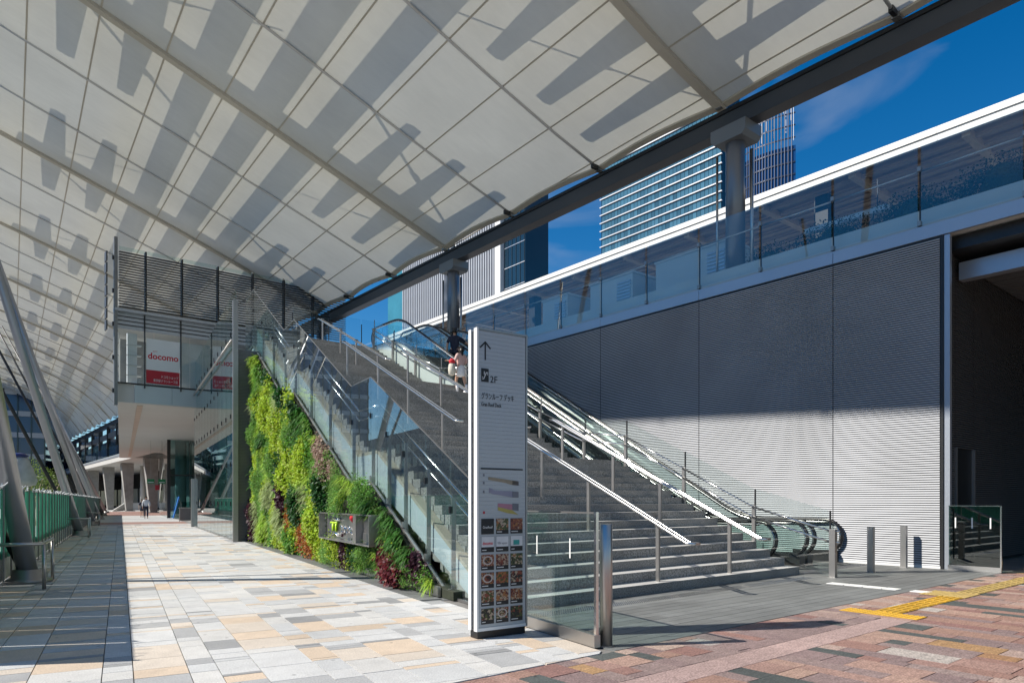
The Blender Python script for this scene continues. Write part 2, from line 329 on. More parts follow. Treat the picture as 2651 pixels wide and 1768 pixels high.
def plaza_stones():
    rnd = random.Random(5); cand = []; y = 4.365
    REDS = ['red_a'] * 6 + ['red_b'] * 6 + ['red_c'] * 5 + ['red_d'] * 4 + ['slate_tile'] * 3 + ['pale_tile'] + ['ochre']
    # courses run towards the deck (along Y); stones lie in columns of varying width along X
    x = -1.0; ws = [.22, .30, .18, .40, .26, .34, .20, .30]; i = 0
    while x < 21.6:
        w = ws[(i * 5 + i // 3) % 8]; y = 4.362 - rnd.random() * .2; i += 1; first = True
        ya = 4.365
        while ya > -3.5:
            ln = rnd.choice([.2, .3, .3, .45, .6, .6, .8]); m = rnd.choice(REDS)
            if first: ln *= rnd.uniform(.5, 1); first = False
            y0 = ya - ln
            if ya > 3.28 and y0 < 3.60 and 2.6 < x < 8.6:
                if ya <= 3.62 + 1e-6: ya = 3.28; continue
                y0 = 3.60; m = 'red_c'
            if in_view(x + w / 2, (ya + y0) / 2) and y0 > -3.5:
                dist = math.hypot(x, (ya + y0) / 2)
                cand.append((ln * w / dist ** 3 * (1 if shows(x + w / 2, (ya + y0) / 2) else 1e-6), (x + .004, x + w - .004, y0 + .004, ya - .004), m, rnd.uniform(-.002, .002)))
            ya = y0
        x += w
    for i in range(7): MB().box(2.62 + i * .86, 2.62 + i * .86 + .855, 3.285, 3.596, -.016, 0).build('band_slab', M['pinkband'], PLAZA)
    cand.sort(key=lambda c: -c[0])
    for c in cand[:285]: MB().box(c[1][0], c[1][1], c[1][2], c[1][3], -.016, c[3]).build('plaza_stone', M[c[2]], PLAZA)
    names = ['red_a', 'red_b', 'red_c', 'red_d', 'slate_tile', 'pale_tile', 'ochre']; rest = MB()
    for c in cand[285:]: rest.box(c[1][0], c[1][1], c[1][2], c[1][3], -.016, c[3], names.index(c[2]))
    stuff(rest.build('plaza_stone', [M[n] for n in names], PLAZA))
plaza_stones()
def apron_planks():
    rnd = random.Random(3); y = 4.38; r = 0
    while y < 9.3:
        w = .168; x = (3.985 + (y + .17) * SB) / CB if y < 6.75 else 12.62
        first = True
        while x < 15.62:
            ln = rnd.choice([1.2, 1.5, 1.8, 2.1]) * (rnd.uniform(.4, 1) if first else 1); first = False
            x1 = min(x + ln, 15.64)
            if 15.64 - x1 < .3: x1 = 15.64
            MB().box(x + .003, x1 - .003, y + .004, y + w - .004, -.012, rnd.uniform(-.0008, .0008)).build('slate_plank', M['slate'], APRON); x = x1
        y += w
    # warning dots in front of the first step
    dots = MB()
    for i in range(190):
        for j in range(6):
            x_ = 4.9 + i * .038; y_ = 6.22 + j * .042
            if x_ > 12.2: continue
            dots.poly([(x_ - .011, y_ - .011, .0008), (x_ + .011, y_ - .011, .0008), (x_ + .011, y_ + .011, .0008), (x_ - .011, y_ + .011, .0008), (x_, y_, .007)], [(0, 1, 4), (1, 2, 4), (2, 3, 4), (3, 0, 4)])
    for i in range(76):
        for j in range(6):
            x_ = 12.72 + i * .038; y_ = 6.75 + j * .042
            dots.poly([(x_ - .011, y_ - .011, .0008), (x_ + .011, y_ - .011, .0008), (x_ + .011, y_ + .011, .0008), (x_ - .011, y_ + .011, .0008), (x_, y_, .007)], [(0, 1, 4), (1, 2, 4), (2, 3, 4), (3, 0, 4)])
    stuff(dots.build('warning_dot', M['steel_bright'], APRON))
apron_planks()
kp = MB()
KERB = struct(MB().pbox(3.645, 4.2, 8.9, 25.0, -.03, -.008).build('planting_kerb', M['kerb']), 'dark stone strip at the foot of the planted wall')
for i in range(26): MB().pbox(3.65, 3.97, 9.0 + i * .61 + .004, 9.0 + (i + 1) * .61 - .004, -.008, .004).build('kerb_stone', M['kerb'], KERB)
# tactile paving
def tactile_tile(parent, x0, y0, s, kind, m):
    b = MB().box(x0 + .002, x0 + s - .002, y0 + .002, y0 + s - .002, .0035, .008)
    if kind == 'dot':
        for i in range(5):
            for j in range(5):
                cx_, cy_ = x0 + (i + .5) * s / 5, y0 + (j + .5) * s / 5; q = .017
                b.hexa([(cx_ - q, cy_ - q, .008), (cx_ + q, cy_ - q, .008), (cx_ + q, cy_ + q, .008), (cx_ - q, cy_ + q, .008)], [(cx_ - q / 2, cy_ - q / 2, .014), (cx_ + q / 2, cy_ - q / 2, .014), (cx_ + q / 2, cy_ + q / 2, .014), (cx_ - q / 2, cy_ + q / 2, .014)])
    else:
        for i in range(4):
            c_ = (i + .5) * s / 4; q = .017
            if kind == 'x': b.box(x0 + .02, x0 + s - .02, y0 + c_ - q, y0 + c_ + q, .008, .0135)
            else: b.box(x0 + c_ - q, x0 + c_ + q, y0 + .02, y0 + s - .02, .008, .0135)
    return b.build('tactile_tile', m, parent)
TG = thing('tactile_strip', 'yellow tactile guide strip ending in a T on the red plaza', 'tactile paving', (9, 3.6, 0))
for j in range(3): tactile_tile(TG, 8.74, 3.27 + .306 * j, .306, 'dot', M['tactile'])
for i in range(7): tactile_tile(TG, 9.052 + .306 * i, 3.58, .306, 'x', M['tactile'])
for i in range(2):
    for j in range(2): tactile_tile(TG, 11.20 + .31 * i, 3.56 + .306 * j, .306, 'dot', M['tactile_old'])
for i in range(22): tactile_tile(TG, 11.83 + .306 * i, 3.58, .306, 'x', M['tactile_old'])
TW = thing('tactile_strip', 'white tactile guide bars on the dark slate paving', 'tactile paving', (11.45, 5, 0))
for y0, y1 in ((5.38, 5.66), (5.08, 5.36), (4.78, 5.06), (4.56, 4.76), (4.12, 4.36)):
    b = MB()
    for i in range(4): b.box(11.37 + i * .06, 11.405 + i * .06, y0, y1, .003, .012)
    b.build('guide_bar', M['white_mark'], TW)

# ------------------------------------------------------------------ staircase
RIS, TRD = .147, .30
NOS = []                                   # (y, z) of each nosing
for k in range(1, 50):
    y = 6.71 + (k - 1) * TRD if k <= 16 else (12.77 + (k - 17) * TRD if k <= 34 else 19.43 + (k - 35) * TRD)
    NOS.append((y, k * RIS))
XR = 12.444
def xleft(y, e=4.40): return (e + y * SB) / CB
STAIR = thing('granite_staircase', 'wide dark granite staircase rising to the upper deck', 'staircase', (9, 6.7, 0))
def stair():
    rnd = random.Random(2)
    for k, (y, z) in enumerate(NOS):
        yn = NOS[k + 1][0] if k < 48 else y + .6
        y1 = yn + .04; yj = y1
        xl = xleft(y); n = max(3, int((XR - xl) / 1.35)); cuts = [xl] + sorted(xl + (i + rnd.uniform(-.25, .25)) * (XR - xl) / n for i in range(1, n)) + [XR]
        for i in range(n):
            a, b = cuts[i], cuts[i + 1]; a1 = xleft(y1) if i == 0 else a
            if a1 > b - .05: continue
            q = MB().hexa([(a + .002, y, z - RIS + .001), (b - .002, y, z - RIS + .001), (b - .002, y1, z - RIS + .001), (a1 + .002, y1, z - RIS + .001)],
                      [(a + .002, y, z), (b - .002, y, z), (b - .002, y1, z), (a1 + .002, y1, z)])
            q.m[1] = 1; q.build('step_block', [M['granite'], M['granite_tread_sunlit']], STAIR)  # top face takes the granite with sunlight in its colour
    # body under the steps, closing the flights
    prof = [(6.80, -.02)] + [(y + .06, z - RIS - .004) for y, z in NOS] + [(24.2, 49 * RIS - .2), (24.2, -.02)]
    MB().prism([(12.40, a, b) for a, b in prof], (-.2, 0, 0)).build('side_wall', M['concrete'], STAIR)
    body = MB()
    for (ya, za), (yb, zb) in zip(NOS[:-1], NOS[1:]):
        body.hexa([(xleft(ya), ya + .05, max(-.02, za - .9)), (12.2, ya + .05, max(-.02, za - .9)), (12.2, yb + .05, max(-.02, za - .9)), (xleft(yb), yb + .05, max(-.02, za - .9))],
                  [(xleft(ya), ya + .05, za - RIS - .003), (12.2, ya + .05, za - RIS - .003), (12.2, yb + .05, za - RIS - .003), (xleft(yb), yb + .05, za - RIS - .003)])
    body.build('stair_slab', M['concrete'], STAIR)
stair()
def nose(y):                               # height of the walking line at y
    if y <= 6.71: return .147
    pts = [(6.71, .147), (11.21, 2.352), (12.47, 2.352), (17.87, 4.998), (19.13, 4.998), (23.63, 7.203), (40, 7.203)]
    for (a, b), (c, d) in zip(pts[:-1], pts[1:]):
        if a <= y <= c: return b + (d - b) * (y - a) / (c - a)
    return 7.203

def handrail(x, y0, y1, label, h=.83, flat0=.25, flat1=.12, posts=4, ext=.0):
    T = thing('stair_handrail', label, 'handrail', (x, (y0 + y1) / 2, nose((y0 + y1) / 2)), 'handrails on the granite staircase')
    zb = lambda y: (nose(max(y0 + .45, min(y1, y))) + (y - max(y0 + .45, min(y1, y))) * .49) + h
    for dx in (-.055, .055):
        pts = [(x + dx, y0 - flat0 * .6, zb(y0) - .005), (x + dx, y0, zb(y0)), (x + dx, y1, zb(y1)), (x + dx, y1 + flat1, zb(y1) + .02)]
        MB().tube(pts, .024, 8).build('rail', M['steel_bright'], T, True)
    for i in range(posts):
        y = y0 + .55 + (y1 - y0 - .85) * i / (posts - 1); k = max(j for j, (yy, z) in enumerate(NOS) if yy <= y + 1e-6); zz = NOS[k][1]
        yy = NOS[k][0] + .15
        p = MB().box(x - .019, x + .019, yy - .03, yy + .03, zz, zb(yy) - .05).build('post', M['steel_matt'], T)
        MB().bar((x - .06, yy, zb(yy) - .035), (x + .06, yy, zb(yy) - .035), .02, .02).build('bracket', M['steel_matt'], p)
    for dy, zz in ((-flat0 * .6, zb(y0)),):
        MB().bar((x - .055, y0 + dy, zz - .005), (x + .055, y0 + dy, zz - .005), .03, .03).build('end_cap', M['steel_bright'], T)
    return T
handrail(8.46, 6.28, 11.3, 'twin-tube handrail up the lowest flight, nearer the planted wall')
handrail(10.38, 6.28, 11.3, 'twin-tube handrail up the lowest flight, nearer the escalators')
handrail(8.46, 12.35, 17.9, 'twin-tube handrail up the middle flight, nearer the planted wall')
handrail(10.38, 12.35, 17.9, 'twin-tube handrail up the middle flight, nearer the escalators')
handrail(10.38, 19.0, 24.0, 'twin-tube handrail up the top flight beside the louvred building', posts=4)

# ------------------------------------------------------------------ glass balustrade over the planted wall
EG = 4.12
LB = thing('glass_balustrade', 'tall glass balustrade stepping up the stairs above the planted wall', 'balustrade', P(EG, 17, 0))
def gtop(d):
    pts = [(7.9, 1.44), (8.5, 1.739), (12.64, 3.73), (13.89, 3.73), (19.28, 6.33), (20.61, 6.33), (25.9, 8.915), (27.7, 8.915)]
    for (a, b), (c, e) in zip(pts[:-1], pts[1:]):
        if a <= d <= c: return b + (e - b) * (d - a) / (c - a)
    return pts[0][1] if d < 8 else pts[-1][1]
def gbot(d): return max(.03, gtop(d) - 1.965)
JO = [8.02, 9.03, 9.95, 10.93, 11.75, 12.64, 13.89, 15.72, 17.50, 19.28, 20.61, 22.40, 24.20, 25.90, 27.65]
for a, b in zip(JO[:-1], JO[1:]):
    a2, b2 = a + .008, b - .008
    MB().hexa([P(EG - .009, a2, gbot(a2)), P(EG + .009, a2, gbot(a2)), P(EG + .009, b2, gbot(b2)), P(EG - .009, b2, gbot(b2))],
              [P(EG - .009, a2, gtop(a2)), P(EG + .009, a2, gtop(a2)), P(EG + .009, b2, gtop(b2)), P(EG - .009, b2, gtop(b2))]).build('glass_pane', M['glass_bal'], LB)
    MB().bar(P(EG, a2, gtop(a2) + .006), P(EG, b2, gtop(b2) + .006), .022, .012).build('top_trim', M['steel_matt'], LB)
    MB().bar(P(EG, a2, gbot(a2) - .02), P(EG, b2, gbot(b2) - .02), .05, .035).build('bottom_channel', M['steel_matt'], LB)
for a in JO[1:-1]:
    w = .02
    MB().pbox(EG + .02, EG + .085, a - w / 2, a + w / 2, gbot(a) - .12, gtop(a) - .55).build('post', M['steel_matt'], LB)
    MB().pbox(EG - .022, EG + .03, a - .018, a + .018, gtop(a) - .78, gtop(a) - .68).build('clamp', M['dark'], LB)
    MB().pbox(EG - .022, EG + .03, a - .02, a + .02, gbot(a) + .0, gbot(a) + .10).build('clamp', M['steel_matt'], LB)
# pale side panel and stone skirting behind the lower part of the glass
for a, b in ((8.3, 12.64), (12.64, 13.89), (13.89, 19.28), (19.28, 20.61), (20.61, 25.9)):
    zt = lambda d: gtop(d) - 1.44
    MB().hexa([P(EG + .12, a, gbot(a) - .1), P(EG + .16, a, gbot(a) - .1), P(EG + .16, b, gbot(b) - .1), P(EG + .12, b, gbot(b) - .1)],
              [P(EG + .12, a, zt(a)), P(EG + .16, a, zt(a)), P(EG + .16, b, zt(b)), P(EG + .12, b, zt(b))]).build('side_panel', M['palepanel'], LB)
    MB().bar(P(EG + .2, a + .003, zt(a) + .03), P(EG + .2, b - .003, zt(b) + .03), .15, .07).build('skirting', M['tan'], LB)
for h, r in ((.50, .021), (.70, .017)):
    for a, b in ((8.6, 12.75), (12.75, 13.95), (13.95, 19.4), (19.4, 20.7), (20.7, 25.7)):
        pp = [P(EG + .2, a + .06, gtop(a) - h), P(EG + .2, b - .06, gtop(b) - h)]
        MB().tube(pp, r, 8).build('rail', M['steel_bright'], LB, True)
# ------------------------------------------------------------------ glass screen along the right edge of the stairs
RBX = 12.53
RB = thing('glass_balustrade', 'glass screen with two handrails between the staircase and the escalators', 'balustrade', (RBX, 9, 0))
PY = [6.16, 7.69, 9.40, 11.1, 12.5, 14.2, 15.95, 17.7, 19.2, 20.8, 22.4, 23.9]
def rtop(y): return max(1.215, nose(y - .25) + 1.13 + (.03 if y < 7 else 0)) if y > 6.4 else 1.215
for a, b in zip(PY[:-1], PY[1:]):
    q0, q1 = rtop(a) - 1.22, rtop(b) - 1.22
    MB().hexa([(RBX - .006, a + .03, max(.02, q0)), (RBX + .006, a + .03, max(.02, q0)), (RBX + .006, b - .012, max(.02, q1)), (RBX - .006, b - .012, max(.02, q1))],
              [(RBX - .006, a + .03, rtop(a)), (RBX + .006, a + .03, rtop(a)), (RBX + .006, b - .012, rtop(b)), (RBX - .006, b - .012, rtop(b))]).build('glass_pane', M['glass_esc'], RB)
    for h, dx in ((.36, .10), (.56, .10)):
        MB().tube([(RBX - dx, a, rtop(a) - h), (RBX - dx, b, rtop(b) - h)], .02, 8).build('rail', M['steel_bright'], RB, True)
for h, ln in ((.36, .22), (.56, .22)):
    MB().tube([(RBX - .10, PY[0] - ln, rtop(PY[0]) - h - .02), (RBX - .10, PY[0], rtop(PY[0]) - h)], .02, 8).build('rail_end', M['steel_bright'], RB, True)
for i, a in enumerate(PY):
    p = MB().box(RBX - .012, RBX + .012, a - .013, a + .013, max(0, rtop(a) - 1.25), rtop(a)).build('post', M['dark'] if i < 5 else M['steel_matt'], RB)
    if i: MB().box(RBX - .075, RBX - .025, a - .035, a + .035, max(0, nose(a - .2) - .05), rtop(a) - .33).build('flat_post', M['steel_matt'], RB)

# ------------------------------------------------------------------ escalators
def escz(y):
    y0, y1 = 9.9, 22.38
    if y < y0 - .6: return 0.0
    if y < y0 + .6: t = (y - y0 + .6) / 1.2; return .5 * t * t * 1.2 * .577
    if y < y1 - .6: return (y - y0) * .577
    if y < y1 + .6: t = (y1 + .6 - y) / 1.2; return 7.2 - .5 * t * t * 1.2 * .577
    return 7.2
def escalator(xa, xb, label, who):
    T = thing('escalator', label, 'escalator', ((xa + xb) / 2, 9, 0), 'escalators beside the staircase')
    ys = [7.75 + i * .25 for i in range(67)]               # 7.75 .. 24.25
    for x, sgn in ((xa, 1), (xb, -1)):
        # glass balustrade panels
        js = [7.55, 9.3] + [9.3 + 1.75 * i for i in range(1, 9)] + [24.35]
        for a, b in zip(js[:-1], js[1:]):
            yy = [a + .005 + (b - a - .01) * i / 6 for i in range(7)]
            m = MB(); up = [(x, y, escz(y) + .93) for y in yy]; lo = [(x, y, escz(y) + .12) for y in yy]
            for i in range(6):
                m.hexa([(x - .005, yy[i], lo[i][2]), (x + .005, yy[i], lo[i][2]), (x + .005, yy[i + 1], lo[i + 1][2]), (x - .005, yy[i + 1], lo[i + 1][2])],
                       [(x - .005, yy[i], up[i][2]), (x + .005, yy[i], up[i][2]), (x + .005, yy[i + 1], up[i + 1][2]), (x - .005, yy[i + 1], up[i + 1][2])])
            m.build('glass_panel', M['glass_esc'], T)
        # handrail loop with rounded newels
        top = [(x, y, escz(y) + .96) for y in ys]
        n0 = [(x, 7.75 - .37 * math.sin(t), .59 + .37 * math.cos(t)) for t in [math.pi * i / 10 for i in range(1, 10)]]
        n1 = [(x, 24.25 + .37 * math.sin(t), 7.2 + .59 + .37 * math.cos(t)) for t in [math.pi * i / 10 for i in range(1, 10)]]
        loop = [(x, 8.3, .22)] + n0[::-1] + top + n1 + [(x, 23.6, 7.42)]
        hr = MB().tube(loop, .036, 8).build('handrail', M['rubber'], T, True)
        MB().tube([(p[0], p[1] + (.045 if p[1] < 7.9 else (-.045 if p[1] > 24.1 else 0)), p[2] - (.05 if 7.7 < p[1] < 24.3 else 0)) for p in loop[2:-2]], .022, 6).build('handrail_guide', M['steel_bright'], hr, True)
        # metal deck and skirt
        d = MB(); sk = MB()
        for a, b in zip(ys[:-1], ys[1:]):
            za, zb = escz(a), escz(b)
            d.hexa([(x - .10, a, za - .02), (x + .10, a, za - .02), (x + .10, b, zb - .02), (x - .10, b, zb - .02)], [(x - .10, a, za + .14), (x + .10, a, za + .14), (x + .10, b, zb + .14), (x - .10, b, zb + .14)])
            sk.hexa([(x - .10, a, za - .55), (x + .10, a, za - .55), (x + .10, b, zb - .55), (x - .10, b, zb - .55)], [(x - .10, a, za - .025), (x + .10, a, za - .025), (x + .10, b, zb - .025), (x - .10, b, zb - .025)])
        d.build('inner_decking', M['steel_bright'] if True else M['steel'], T); sk.build('skirt', M['offwhite'], T)
    sm = MB().box(-.50, .50, -.2, .2, -.2, 0).mesh('step', M['dark'])
    for i in range(40):
        y = 8.9 + i * .36
        if y < 23.3: inst('step', sm, T, ((xa + xb) / 2, y, escz(y)))
    MB().box(xa + .11, xb - .11, 7.2, 8.7, .002, .012).build('floor_plate', M['steel_matt'], T)
    MB().box(xa + .11, xb - .11, 23.4, 24.9, 7.205, 7.215).build('floor_plate', M['steel_matt'], T)
    MB().box(xa - .11, xa + .12, 7.5, 8.5, .002, .25).build('newel_base', M['dark'], T); MB().box(xb - .12, xb + .11, 7.5, 8.5, .002, .25).build('newel_base', M['dark'], T)
    u = MB()
    yy = [9.6 + i * .5 for i in range(27)]
    for a, b in zip(yy[:-1], yy[1:]):
        u.hexa([(xa - .09, a, escz(a) - 1.3), (xb + .09, a, escz(a) - 1.3), (xb + .09, b, escz(b) - 1.3), (xa - .09, b, escz(b) - 1.3)], [(xa - .09, a, escz(a) - .56), (xb + .09, a, escz(a) - .56), (xb + .09, b, escz(b) - .56), (xa - .09, b, escz(b) - .56)])
    u.build('truss_casing', M['clad_dark'], T)
    return T
ESC1 = escalator(12.80, 14.04, 'escalator next to the granite staircase, with a man riding up', 0)
ESC2 = escalator(14.36, 15.60 - .03, 'escalator tight against the ribbed metal wall', 1)
# pale cladding between the stair edge and the first escalator
MB().prism([(12.60, y, escz(y) + .13) for y in [9.3 + .5 * i for i in range(31)]] + [(12.60, y, max(-.01, escz(y) - 1.9)) for y in [9.3 + .5 * i for i in range(30, -1, -1)]], (.07, 0, 0)).build('side_cladding', M['offwhite'], ESC1)

# ------------------------------------------------------------------ ribbed metal wall under the deck
WX = 15.67
WALL = thing('ribbed_wall', 'tall ribbed pale metal wall beside the escalators, lit in its lower half', 'wall', (WX, 12, 0))
def ribbed(parent, y0, y1, z0, z1, x, m, pitch=.048, dep=.030, name='wall_panel', axis='y'):
    v = []; fcs = []; n = int((z1 - z0) / pitch)
    prof = []
    for i in range(n):
        z = z0 + i * pitch
        prof += [(0, z), (-dep, z + pitch * .02), (-dep * .6, z + pitch * .56), (0, z + pitch * .62)]
    prof.append((0, z0 + n * pitch))
    for dx, z in prof:
        if axis == 'y': v += [(x + dx, y0, z), (x + dx, y1, z)]
        else: v += [(y0, x + dx, z), (y1, x + dx, z)]
    for i in range(len(prof) - 1): fcs.append((2 * i, 2 * i + 2, 2 * i + 3, 2 * i + 1))
    o_ = MB(); o_.poly(v, fcs)
    for i in range(len(fcs)):
        if i % 4 == 3: o_.m[i] = 1
    return o_.build(name, [m, M['dark']], parent)
yj = [5.42, 7.63] + [7.63 + 3.66 * i for i in range(1, 7)]
for a, b in zip(yj[:-1], yj[1:]): ribbed(WALL, a + .009, b - .009, .06, 6.80, WX, M['clad'])
MB().box(WX + .004, WX + .25, 5.40, 29.6, 0, 6.82).build('wall_core', M['dark'], WALL)
MB().box(WX - .03, WX + .02, 5.36, 5.415, 0, 6.80).build('corner_trim', M['dark'], WALL)
MB().box(WX - .005, WX + .10, 5.25, 5.355, 0, 6.80).build('corner_trim', M['fascia'], WALL)
MB().box(WX - .02, WX + .004, 5.42, 29.6, 0, .055).build('base_trim', M['white'], WALL)
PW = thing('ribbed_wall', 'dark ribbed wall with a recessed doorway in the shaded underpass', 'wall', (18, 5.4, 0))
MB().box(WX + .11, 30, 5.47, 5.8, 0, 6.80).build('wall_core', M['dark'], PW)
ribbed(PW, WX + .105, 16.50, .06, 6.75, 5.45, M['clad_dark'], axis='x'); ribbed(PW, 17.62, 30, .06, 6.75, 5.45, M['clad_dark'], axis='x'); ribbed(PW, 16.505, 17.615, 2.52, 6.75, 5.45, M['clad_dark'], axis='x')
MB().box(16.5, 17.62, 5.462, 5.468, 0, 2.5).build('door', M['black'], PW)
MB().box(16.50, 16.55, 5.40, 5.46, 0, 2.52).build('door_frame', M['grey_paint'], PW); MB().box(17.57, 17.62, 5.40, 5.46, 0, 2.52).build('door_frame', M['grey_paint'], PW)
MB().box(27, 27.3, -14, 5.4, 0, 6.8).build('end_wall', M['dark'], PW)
# glass screen at the corner
GS = thing('glass_screen', 'low dark glass screen with three white strips at the wall corner', 'glass screen', (15.6, 4.8, 0))
MB().box(15.575, 15.595, 4.36, 5.24, .11, 1.285).build('glass_pane', glass('corner_glass', (.30, .42, .40), .09), GS)
MB().box(15.565, 15.605, 4.345, 5.245, 1.285, 1.30).build('top_trim', M['steel_bright'], GS)
MB().box(15.55, 15.62, 4.34, 5.25, .004, .11).build('base_rail', M['steel_bright'], GS)
MB().box(15.565, 15.605, 4.335, 4.36, .004, 1.30).build('end_post', M['steel_bright'], GS)
for y in (4.52, 4.83, 5.12): MB().box(15.571, 15.575, y - .012, y + .012, .85, 1.06).build('marker_strip', M['white'], GS)

# ------------------------------------------------------------------ upper deck
DECK = thing('upper_deck', 'raised pedestrian deck with pale metal edge above the ribbed wall', 'deck', (25, 20, 7))
MB().box(WX + .06, 40, -16, 240, 6.85, 7.19).build('deck_slab', M['offwhite'], DECK)
MB().hexa([(xleft(23.94), 23.94, 6.6), (WX + .055, 23.94, 6.6), (WX + .055, 37.6, 6.6), (xleft(37.6), 37.6, 6.6)], [(xleft(23.94), 23.94, 7.19), (WX + .055, 23.94, 7.19), (WX + .055, 37.6, 7.19), (xleft(37.6), 37.6, 7.19)]).build('landing_slab', M['soffit'], DECK)
for i in range(-6, 64):
    y = 7.63 + 3.66 * i
    fr = MB().box(WX - .03, WX + .05, y + .006, y + 3.654, 6.82, 7.06).build('fascia_panel', M['fascia'], DECK)
for i in range(-6, 14):
    y = 7.63 + 3.66 * i
    MB().box(WX + .20, WX + .34, y, y + 3.66, 7.195, 7.52).build('kerb_panel', M['palepanel'], DECK)
    MB().box(WX - .02, WX + .34, y, y + 3.66, 7.062, 7.10).build('capping', M['fascia'], DECK)
GUARD = thing('deck_guard', 'long glass guard along the edge of the upper deck', 'balustrade', (WX, 15, 7.1))
for i in range(-4, 40):
    y = 5.82 + 1.83 * i
    if y > 30: break
    if not (22.6 < y + .9 < 24.6):
        MB().box(WX - .006, WX + .006, y + .03, y + 1.80, 7.13, 8.80).build('glass_pane', M['glass_deck'], GUARD)
    p = MB().box(WX + .03, WX + .06, y - .012, y + .012, 7.0, 8.36).build('post', M['dark'], GUARD)
    for z in (7.13, 8.27): MB().box(WX - .03, WX + .065, y - .035, y + .035, z, z + .10).build('clamp', M['steel_matt'], p)
    MB().tube([(WX + .09, y, 8.30), (WX + .09, y + 1.83, 8.30)], .022, 8).build('rail', M['steel'], GUARD, True)
# guard at the head of the stairs
HG = thing('deck_guard', 'short glass guard at the head of the staircase', 'balustrade', (12, 25.2, 7.2))
for (a, b) in (((9.9, 25.4), (11.3, 25.4)), ((11.35, 25.4), (12.7, 25.4)), ((12.75, 25.4), (14.2, 25.4)), ((14.25, 25.4), (15.6, 25.4))):
    MB().box(a[0] + .01, b[0] - .01, 25.394, 25.406, 7.22, 8.70).build('glass_pane', M['glass_deck'], HG)
    MB().box(a[0] - .012, a[0] + .012, 25.41, 25.44, 7.2, 8.5).build('post', M['dark'], HG)
# underpass ceiling on the right
UC = thing('underpass_ceiling', 'ribbed ceiling and pale beam over the shaded underpass', 'ceiling', (18, 3, 6.4))
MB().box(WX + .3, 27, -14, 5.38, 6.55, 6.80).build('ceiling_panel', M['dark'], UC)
MB().box(16.5, 16.75, -14, 5.36, 6.05, 6.42).build('beam', M['fascia'], UC)
for i in range(20): MB().box(16.9 + i * .42, 17.25 + i * .42, -14, 5.36, 6.40, 6.46).build('ceiling_slat', M['grey_paint'], UC)

# ------------------------------------------------------------------ white canopy on the deck
CAN = thing('deck_canopy', 'long white-edged flat canopy over the upper deck', 'canopy', (22, 15, 10.5))
for i in range(-6, 12):
    y = 3.0 * i + 1
    MB().box(20.0, 20.10, y + .004, y + 2.996, 10.82, 11.0).build('fascia_board', M['white'], CAN)
    MB().box(19.96, 20.12, y + .004, y + 2.996, 11.005, 11.18).build('fascia_board', M['white'], CAN)
MB().box(20.13, 34, -17, 37, 10.96, 11.14).build('roof_slab', M['brown_soffit'], CAN)
rm = MB().box(-7.2, 7.2, -.10, .10, -.2, 0).mesh('rafter', M['timber'])
for i in range(-6, 13): inst('rafter', rm, CAN, (27.4, 2.9 * i + .6, 10.955))
pm = MB().box(-.05, .05, -27, 27, -.07, 0).mesh('purlin', M['brown_soffit'])
for i in range(18): inst('purlin', pm, CAN, (20.6 + .62 * i, 10, 10.88))
cm = MB().box(-.2, .2, -.2, .2, 0, 3.55).mesh('column', M['dark'])
for y in (-8, 2.5, 10.4, 24): inst('column', cm, CAN, (20.8, y, 7.19))
BK = thing('deck_building', 'dim shop front behind the canopy on the upper deck', 'building', (31, 15, 7.2))
MB().box(31, 31.4, -17, 60, 7.19, 10.4).build('wall', M['offwhite'], BK)
for i in range(14): MB().box(30.93, 31.0, -14 + i * 4.4, -10.4 + i * 4.4, 7.4, 9.9).build('window', M['tower_dark'], BK)
for i, (y0, y1, lab) in enumerate(((11.9, 14.6, 'widest pale kiosk with louvred side on the upper deck'), (15.6, 17.6, 'pale kiosk on the upper deck, second behind the guard'), (18.8, 20.2, 'narrow pale kiosk on the upper deck near the stairs'))):
    K = thing('deck_kiosk', lab, 'kiosk', (18.2, (y0 + y1) / 2, 7.2))
    MB().box(17.9, 19.4, y0, y1, 7.19, 9.15).build('body', M['palepanel'], K); MB().box(17.86, 19.44, y0 - .04, y1 + .04, 9.15, 9.22).build('top', M['offwhite'], K)
    for j in range(14): MB().box(17.87, 17.9, y0 + .08, y0 + .7, 7.45 + j * .11, 7.51 + j * .11).build('louvre_slat', M['fascia'], K)
PL = thing('light_fitting', 'white strip light hanging under the deck canopy', 'lamp', (20, 9, 9.4))
MB().box(19.9, 20.1, 8.2, 10.6, 9.42, 9.56).build('body', M['offwhite'], PL); MB().bar((20, 8.5, 9.56), (20, 8.5, 10.35), .02, .02).build('hanger', M['dark'], PL); MB().bar((20, 10.3, 9.56), (20, 10.3, 10.35), .02, .02).build('hanger', M['dark'], PL)

